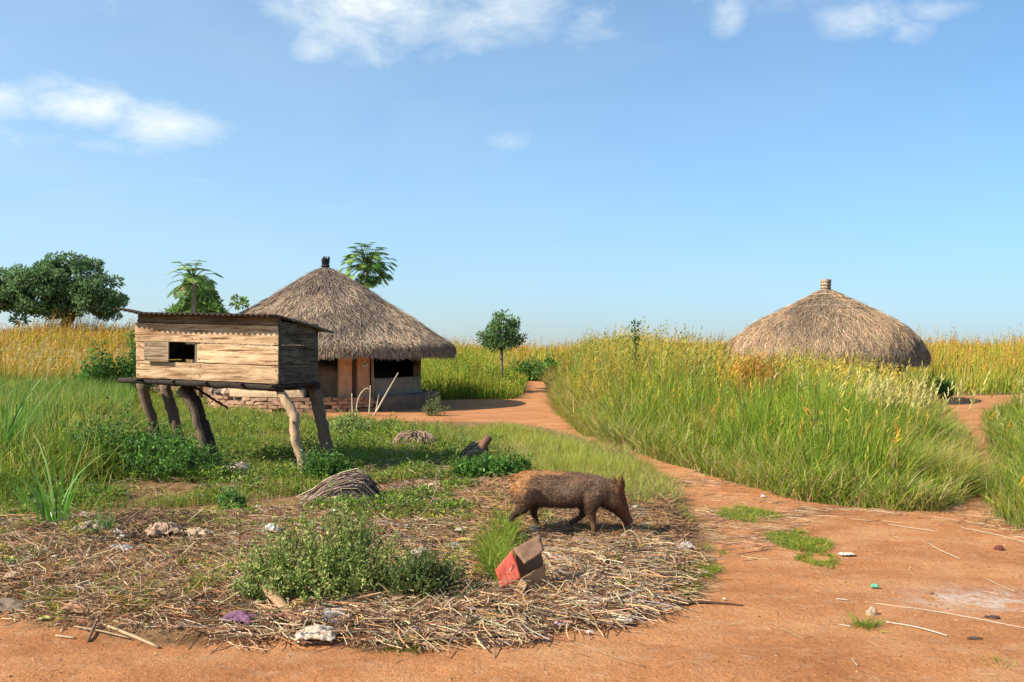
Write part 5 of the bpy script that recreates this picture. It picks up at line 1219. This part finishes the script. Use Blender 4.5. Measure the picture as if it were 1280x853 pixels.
# white stick-like bottle in the litter
def rod(name, pts, r, colr, label, cat, mat=M_dry, group=None, sides=6, rough=.05):
    pts = np.array([np.array(p) for p in pts]); o0 = pts[0].copy()
    t = np.linspace(0, len(pts)-1, 3*len(pts)); P3 = np.stack([np.interp(t, range(len(pts)), pts[:, k]) for k in range(3)], 1)
    for _ in range(3): P3[1:-1] = .25*P3[:-2]+.5*P3[1:-1]+.25*P3[2:]
    mb = MB(); tube(mb, P3-o0, np.interp(t, range(len(pts)), np.broadcast_to(r, (len(pts),))), sides, colr, rough)
    return tag(mb.build(name, mat, loc=o0), label, cat, group)
rod('white_tube', [gp(729, 690, .03), gp(751, 695, .025)], [.018, .016], (.74, .70, .66), 'short white tube lying in the straw in front of the pig', 'tube', M_plastic, sides=10, rough=.01)
GR = 'dry stalks lying on the bare path'
for pts, r, cc, lb in (
    ([(1093, 755), (1180, 766), (1285, 787)], .007, (.66, .52, .36), 'longest straight stalk running to the right edge'),
    ([(1106, 778), (1145, 784), (1182, 795)], .008, (.74, .64, .50), 'straight whitish stalk starting at the tuft with the stone'),
    ([(1048, 781), (1063, 784)], .007, (.66, .55, .42), 'short pale stalk just left of the tuft with the stone'),
    ([(1160, 680), (1172, 688), (1198, 699)], .008, (.68, .54, .36), 'bent pale stalk on the upper right of the path'),
    ([(1230, 724), (1250, 733), (1266, 740)], .006, (.66, .50, .30), 'thin stalk beside the ash stain at the right'),
    ([(960, 778), (985, 790), (1000, 799), (1013, 796)], .004, (.55, .36, .2), 'thin curved stalk left of the tuft with the stone'),
    ([(1044, 749), (1060, 751)], .008, (.68, .58, .44), 'short pale chip above the tuft with the stone'),
    ([(1063, 824), (1070, 832)], .006, (.62, .48, .34), 'tiny pale chip near the bottom of the path'),
    ([(1110, 656), (1140, 661), (1172, 665)], .006, (.68, .55, .38), 'pale stalk on the path below the tall grass'),
    ([(1200, 660), (1250, 670), (1290, 682)], .007, (.68, .54, .36), 'pale stalk at the right end of the tall grass edge'),
    ([(1030, 645), (1090, 652)], .005, (.66, .52, .36), 'thin stalk on the path near the tall grass corner'),
    ([(880, 632), (888, 640), (905, 640)], .007, (.70, .60, .46), 'hooked pale stalk on the path right of the pig snout'),
    ([(700, 795), (760, 820), (805, 833)], .004, (.5, .33, .2), 'long thin stalk trailing onto the road below the litter'),
    ([(995, 650), (1035, 655)], .004, (.62, .48, .3), 'thin stalk beside the nearest flat grass patch')):
    rod('dry_stalk', [gp(*p, .008) for p in pts], r*.5, np.array(cc)*.78, lb, 'dry stalk', group=GR)
rod('dark_stick', [gp(845, 757, .015), gp(885, 753, .01), gp(928, 757, .006)], [.010, .008, .004], (.10, .06, .045), 'dark brown stick pointing right from the tip of the litter', 'stick', M_bark)
rod('dark_twig', [gp(920, 694, .01), gp(960, 688, .01)], .004, (.22, .10, .05), 'thin reddish twig on the path below the flat grass', 'stick', M_bark)
rod('split_cane', [gp(137, 786, .02), gp(168, 797, .015), gp(200, 810, .01)], [.008, .010, .008], (.46, .33, .19), 'split pale cane lying across the road edge at the lower left', 'cane')
rod('split_cane', [gp(95, 786, .02), gp(125, 791, .02), gp(165, 800, .015)], [.004, .005, .004], (.44, .31, .18), 'thinner cane just above the split pale cane', 'cane')
rod('cane_piece', [gp(72, 795, .008), gp(96, 798, .008)], .006, (.5, .38, .24), 'short pale cane piece alone on the road at the lower left', 'cane')
rod('dark_stick', [gp(122, 783, .03), gp(112, 802, .01)], .008, (.20, .12, .08), 'short dark stick standing at the road edge at the lower left', 'stick', M_bark)
rod('arched_stem', [gp(512, 664, .0), P(520, 650, gp(512, 664).y+.1), P(538, 632, gp(512, 664).y+.35), P(546, 612, gp(512, 664).y+.5), P(545, 590, gp(512, 664).y+.6)], [.006, .006, .005, .004, .003], (.30, .22, .14), 'thin arching brown stem rising from the weeds left of the pig', 'stem', M_bark)
rod('thick_stem', [gp(560, 755, .06), gp(590, 768, .04), gp(620, 775, .03)], .012, (.52, .32, .17), 'thick orange brown stem right of the low weed bush', 'stem')
rod('thick_stem', [gp(690, 802, .02), gp(640, 798, .03), gp(580, 796, .03), (gp(520, 792, .03))], .007, (.5, .32, .19), 'long reddish stem lying along the front edge of the litter', 'stem')
rod('long_branch', [gp(840, 765, .03), gp(800, 772, .03), gp(755, 764, .04), gp(700, 745, .06)], .006, (.46, .30, .18), 'brown branch curving through the litter below the pig', 'branch', M_bark)

# stones
def stone(px, py, r, colr, sq, label, cat='stone', name='stone', rz=0, st=(1, 1, 1), mat=M_stone):
    p = gp(px, py, r*sq*.4); mb = MB()
    th = np.linspace(0, np.pi, 9); ph = np.arange(12)/12*2*np.pi
    d = np.stack([np.sin(th)[:, None]*np.cos(ph), np.sin(th)[:, None]*np.sin(ph), np.cos(th)[:, None]*np.ones(12)], -1)
    nn = fbm(d[..., 0]*2+px, d[..., 1]*2+d[..., 2]*3, int(px) % 97, 3)
    G = d*(r*(.65+.75*nn))[..., None]*np.array(st)*np.array([1, 1, sq])
    grid_add(mb, G, np.asarray(colr), False, True); o = mb.build(name, mat, loc=p); o.rotation_euler = (0, 0, rz)
    return tag(o, label, cat)
stone(297, 594, .16, (.58, .42, .29), .75, 'pale pink stone in the weeds below the coop', st=(1.1, .6, 1), rz=.3)
stone(1088, 768, .032, (.52, .38, .25), .9, 'pale stone right behind the green tuft on the path', st=(1, .6, 1.2))
stone(1247, 687, .035, (.16, .05, .035), .8, 'dark red stone on the upper right of the path')
stone(1240, 772, .02, (.08, .05, .04), .7, 'small dark stone near the right edge, with a twin', st=(1.6, 1, 1))
stone(1231, 771, .014, (.08, .05, .04), .7, 'tiny dark stone just left of the small dark stone')
stone(1216, 798, .02, (.09, .06, .045), .5, 'flat dark chip on the lower right of the path', st=(2, .7, 1))
stone(55, 598-6, .10, (.5, .36, .24), .6, 'tan stone among the broad grass at the left', st=(1.5, .7, 1))
stone(110, 578, .12, (.54, .38, .25), .5, 'flat tan stone slab beside the lush green bush', st=(1.7, .7, 1))
stone(545, 612-1, .09, (.58, .40, .26), .5, 'pale clod among the weeds right of the straw heap', st=(1.5, .8, 1))
stone(440, 627, .13, (.62, .48, .34), .35, 'pale flat slab beside the grey brown stick heap', st=(1.9, .7, 1))
stone(1160, 741, .02, (.3, .16, .09), .5, 'small brown clod on the path left of the ash stain', cat='clod')

# straw heaps
def heap(px, py, w, l, hh, n, cols, label, rz=0, dirn=None, seed=0):
    p = gp(px, py); mb = MB(); th = np.linspace(0, np.pi/2, 8); ph = np.arange(18)/18*2*np.pi
    G = np.stack([np.sin(th)[:, None]*np.cos(ph)*w*.42, np.sin(th)[:, None]*np.sin(ph)*l*.46, np.cos(th)[:, None]*np.ones(18)*hh*.82], -1)
    G *= (.85+.3*fbm(np.cos(ph)[None]*2+th[:, None], np.sin(ph)[None]*2+seed, seed))[..., None]
    grid_add(mb, G-np.array([0, 0, .03]), np.array([.13, .085, .055]), True, True)
    for k in range(n):
        a = R.uniform(0, 6.28); t0 = R.uniform(0, .5); t1 = min(1.1, t0+R.uniform(.4, .8)); tt = np.linspace(t0, t1, 5); a2 = a+R.normal(0, .25)
        if dirn is not None: 
            s0 = R.uniform(-.5, .5); off = R.uniform(-.5, .5); x = s0*.3+np.linspace(-.5, .45, 5)*R.uniform(.7, 1); y = off+0*x+R.normal(0, .04)*x
            pts = np.stack([x*w, y*l, hh*np.sqrt(np.clip(1-(2*x)**2*.95-(2*y)**2*.9, 0, 1))+R.uniform(0, .03)], 1)
            if dirn > 0: pts[:, 2] *= np.clip(.35+1.0*(x+.5), .2, 1.15)
        else:
            pts = np.stack([np.sin(tt*1.57)*np.cos(a+(a2-a)*tt)*w/2, np.sin(tt*1.57)*np.sin(a+(a2-a)*tt)*l/2, np.cos(np.minimum(tt, 1)*1.57)*hh+R.uniform(0, .03)], 1)
        tube(mb, pts+R.normal(0, .02, (1, 3))+R.normal(0, .011, pts.shape), R.uniform(.0025, .008), 4, pick(1, list(cols)+[(.12, .08, .06)], .3)[0], cap=False, smooth=False)
    o = mb.build('straw_heap', M_dry, loc=p); o.rotation_euler = (0, 0, rz); return tag(o, label, 'straw heap')
heap(428, 627, .72, .5, .26, 420, [(.34, .25, .17), (.26, .19, .14), (.45, .33, .22)], 'dark grey brown heap of sticks and straw, the nearest heap', rz=.15, dirn=1, seed=1)
heap(520, 560, .72, .45, .24, 380, [(.44, .30, .19), (.34, .23, .14), (.55, .40, .26)], 'rounded tan straw heap in front of the hut', seed=2)
heap(593, 572, .42, .30, .20, 220, [(.46, .32, .21), (.38, .25, .16)], 'small tan straw bundle beside the tilted brown stump', dirn=1, rz=.35, seed=3)
rod('brown_stump', [gp(597, 572, .05), P(603, 558, gp(597, 572).y), P(612, 546, gp(597, 572).y)], [.09, .075, .06], (.20, .10, .06), 'tilted brown stump sticking out of the straw bundle', 'stump', M_bark, sides=10)

# ------------------------------------------------------------------ red cardboard box
bp = gp(650, 748)
bxr = empty('cardboard_box', (bp.x, bp.y+.08, bp.z+.03), 0, label='torn open cardboard box with a red printed side lying tilted in the straw', cat='box')
sc = bp.y/F
def bq(px, py, y): return np.array([(px-650)*sc, y, (752-py)*sc])
def panel(name, quad, colr, inner=(.34, .2, .11), th=.004, mat=M_card, wob=.002, parent=None):
    a, b, c, d = [np.array(k, float) for k in quad]; n = 9
    U, V_ = np.meshgrid(np.linspace(0, 1, n), np.linspace(0, 1, n), indexing='ij'); U = U[..., None]; V_ = V_[..., None]
    G = a*(1-U)*(1-V_)+b*U*(1-V_)+c*U*V_+d*(1-U)*V_; nn = np.cross(b-a, d-a); nn /= np.linalg.norm(nn)
    G = G+nn*(wob*R.normal(0, 1, (n, n, 1)))
    mb = MB(); grid_add(mb, G, np.asarray(colr), True); o = mb.build(name, mat, parent or bxr)
    s = o.modifiers.new('t', 'SOLIDIFY'); s.thickness = th; return o
# corners: red face A(641,700) B(620,722)... facing left-front
RA, RB, RC, RD = bq(641, 699, -.02), bq(619, 723, -.05), bq(627, 747, -.09), bq(651, 731, -.10)
dv = np.array([.30*.62, .30*.62, .30*-.02])
back = np.array([.17, .20, .03])
red = panel('red_side', [RA, RB, RC, RD], (.52, .095, .06), wob=.005)
mb = MB(); nrm = np.cross(RB-RA, RD-RA); nrm /= np.linalg.norm(nrm); nrm *= -np.sign(nrm[1])*-1
if nrm[1] > 0: nrm = -nrm
for k in range(26):   # worn pale scribbles printed on the red side
    s, t = R.uniform(.12, .85), R.uniform(.1, .85); c0 = RA+(RB-RA)*s+(RD-RA)*t+nrm*.006
    dd = (RB-RA)*R.normal(0, .05)+(RD-RA)*R.normal(0, .10); tube(mb, [c0, c0+dd*.6+nrm*.0005, c0+dd], .0016, 4, pick(1, [(.32, .22, .20), (.66, .38, .30)], .1)[0])
mb.build('worn_print', M_card, red)
TA, TB, TC, TD = RA, bq(676, 684, .10), bq(681, 703, .03), bq(655, 714, -.12)
panel('top_flap', [RA+np.array([0, 0, .004]), TB, bq(680.5, 700, -.02), bq(656, 714, -.11)], (.24, .13, .08), wob=.005)
panel('front_panel', [RD+np.array([.004, 0, 0]), bq(682, 719, .0), bq(683, 744, .0), bq(655, 760, -.10)], (.40, .23, .12), wob=.006)
panel('torn_flap', [RD+np.array([.002, -.004, 0]), bq(660, 737, -.12), bq(647, 757, -.16), bq(640, 752, -.12)], (.50, .29, .14), wob=.003)
panel('back_panel', [RA+np.array([.02, .03, -.02]), bq(677, 704, .17), bq(682, 735, .14), bq(645, 750, .10)], (.20, .12, .07))
panel('bottom_panel', [RC, bq(655, 760, -.05), bq(690, 748, .16), bq(640, 752, .10)], (.22, .13, .08))
sheet('fruit', 712, 742, .06, .05, .03, .008, (.44, .36, .16), 'small green and brown rotten fruit right of the red box', 'fruit', rz=.3, seed=44, lift=.02)

# ------------------------------------------------------------------ sky, sun, camera
el, sxh, syh = math.radians(37), -.92, -.39
azv = math.atan2(sxh, syh)
sd = Vector((sxh*math.cos(el), syh*math.cos(el), math.sin(el))).normalized()
L = bpy.data.lights.new('sun', 'SUN'); L.energy = 4.2; L.angle = math.radians(.53); L.color = (1, .92, .76)
lo = bpy.data.objects.new('sun', L); col.objects.link(lo); lo.rotation_euler = sd.to_track_quat('Z', 'Y').to_euler()
w = bpy.data.worlds.new('World'); scene.world = w; w.use_nodes = True; nt = w.node_tree; nt.nodes.clear(); nd = nt.nodes; lk = nt.links
out = nd.new('ShaderNodeOutputWorld'); bg = nd.new('ShaderNodeBackground'); bg.inputs[1].default_value = .135; lk.new(bg.outputs[0], out.inputs[0])
sky = nd.new('ShaderNodeTexSky'); sky.sky_type = 'NISHITA'; sky.sun_disc = False; sky.sun_elevation = el; sky.sun_rotation = azv
sky.altitude = 600; sky.air_density = 1.0; sky.dust_density = .15; sky.ozone_density = 3.0
tc = nd.new('ShaderNodeTexCoord'); sp = nd.new('ShaderNodeSeparateXYZ'); lk.new(tc.outputs['Generated'], sp.inputs[0])
def M(op, a, b=None, c=None, clamp=False):
    n = nd.new('ShaderNodeMath'); n.operation = op; n.use_clamp = clamp
    for k, q in enumerate((a, b, c)):
        if q is None: continue
        if isinstance(q, (int, float)): n.inputs[k].default_value = q
        else: lk.new(q, n.inputs[k])
    return n.outputs[0]
az_ = M('ARCTAN2', sp.outputs[0], sp.outputs[1]); el_ = M('ARCSINE', sp.outputs[2])
# distort the cloud outlines
cb = nd.new('ShaderNodeCombineXYZ'); lk.new(az_, cb.inputs[0]); lk.new(M('MULTIPLY', el_, 1.9), cb.inputs[1])
def nz_(scale, det, ro, dist=0):
    n = nd.new('ShaderNodeTexNoise'); n.inputs['Scale'].default_value = scale; n.inputs['Detail'].default_value = det; n.inputs['Roughness'].default_value = ro; n.inputs['Distortion'].default_value = dist
    lk.new(cb.outputs[0], n.inputs['Vector']); return n.outputs[0]
nA = nz_(11, 10, .60, .4); nB = nz_(30, 8, .65)
def A_E(px, py): x = (px-640)/F; z = (HY-py)/F; return math.atan(x), math.atan(z/math.sqrt(1+x*x))
tot_ = None
for px, py, rx, ry, amp in ((470, 12, 120, 48, 1.15), (600, 10, 130, 44, .85), (395, 58, 36, 18, .85), (470, 68, 80, 20, .6), (735, 22, 60, 42, .62), (90, 128, 75, 24, 1.25), (10, 122, 60, 24, 1.0), (205, 155, 62, 26, 1.15), (140, 185, 90, 16, .6), (30, 170, 70, 20, .6),
        (245, 225, 34, 6, .55), (300, 185, 32, 10, .4), (910, 12, 26, 32, .8), (1090, 22, 62, 22, .9), (1140, 38, 26, 16, .85), (1170, 14, 44, 12, .8), (632, 172, 36, 18, .62), (970, 10, 60, 22, .4), (140, 8, 36, 20, .5), (1020, -60, 300, 50, .7), (300, -90, 300, 50, .8)):
    a0, e0 = A_E(px, py); q = M('ADD', M('POWER', M('ABSOLUTE', M('DIVIDE', M('SUBTRACT', az_, a0), rx/F)), 2.0), M('POWER', M('ABSOLUTE', M('DIVIDE', M('SUBTRACT', el_, e0), ry/F)), 2.0))
    g = M('MULTIPLY', M('EXPONENT', M('MULTIPLY', q, -.62)), amp)
    tot_ = g if tot_ is None else M('MAXIMUM', tot_, g)
front = M('GREATER_THAN', sp.outputs[1], 0.0)
nn = M('ADD', M('MULTIPLY', M('SUBTRACT', nA, .5), 2.3), M('MULTIPLY', M('SUBTRACT', nB, .5), 1.0))
dens = M('MULTIPLY', M('SUBTRACT', M('ADD', M('MULTIPLY', tot_, 1.0), M('MULTIPLY', nn, M('ADD', M('MULTIPLY', tot_, .8), .12))), .30), .95, clamp=True)
dens = M('MULTIPLY', M('POWER', dens, 1.15), .85, clamp=True)
thin = M('MULTIPLY', M('MULTIPLY', nz_(4.5, 8, .55, .6), M('SUBTRACT', 1.0, M('MULTIPLY', M('ADD', az_, .7), .62), clamp=True)), .26, clamp=True)
dens = M('MAXIMUM', dens, thin)
hs = nd.new('ShaderNodeMixRGB'); hs.blend_type = 'MULTIPLY'; hs.inputs[0].default_value = 1; hs.inputs[2].default_value = (.92, 1.02, 1.0, 1); lk.new(sky.outputs[0], hs.inputs[1])
hz = nd.new('ShaderNodeMixRGB'); lk.new(M('POWER', M('SUBTRACT', 1.0, M('ABSOLUTE', sp.outputs[2]), clamp=True), 6.0), hz.inputs[0]); hz.inputs[1].default_value = (.82, .93, .86, 1); hz.inputs[2].default_value = (.29, .335, .45, 1); rt = nd.new('ShaderNodeMixRGB'); rt.blend_type = 'MULTIPLY'; lk.new(M('MULTIPLY', M('ADD', az_, .25), .9, clamp=True), rt.inputs[0]); lk.new(hz.outputs[0], rt.inputs[1]); rt.inputs[2].default_value = (.62, .72, .84, 1); lk.new(rt.outputs[0], hs.inputs[2])
cm = nd.new('ShaderNodeMixRGB'); lk.new(dens, cm.inputs[0]); lk.new(hs.outputs[0], cm.inputs[1]); cm.inputs[2].default_value = (4.1, 4.3, 4.25, 1)
lk.new(cm.outputs[0], bg.inputs[0])
cd = bpy.data.cameras.new('camera'); cam = bpy.data.objects.new('camera', cd); col.objects.link(cam)
cd.sensor_width = 36; cd.lens = F/1280*36; cd.clip_end = 6000; cd.clip_start = .05
cam.location = (0, 0, H); cam.rotation_euler = (math.radians(90)+math.atan((HY-426.5)/F), 0, 0)
scene.camera = cam
vs = scene.view_settings; vs.view_transform = 'Standard'; vs.look = 'None'; vs.gamma = 1; vs.exposure = .92
scene.cycles.max_bounces = 8; scene.cycles.transparent_max_bounces = 8
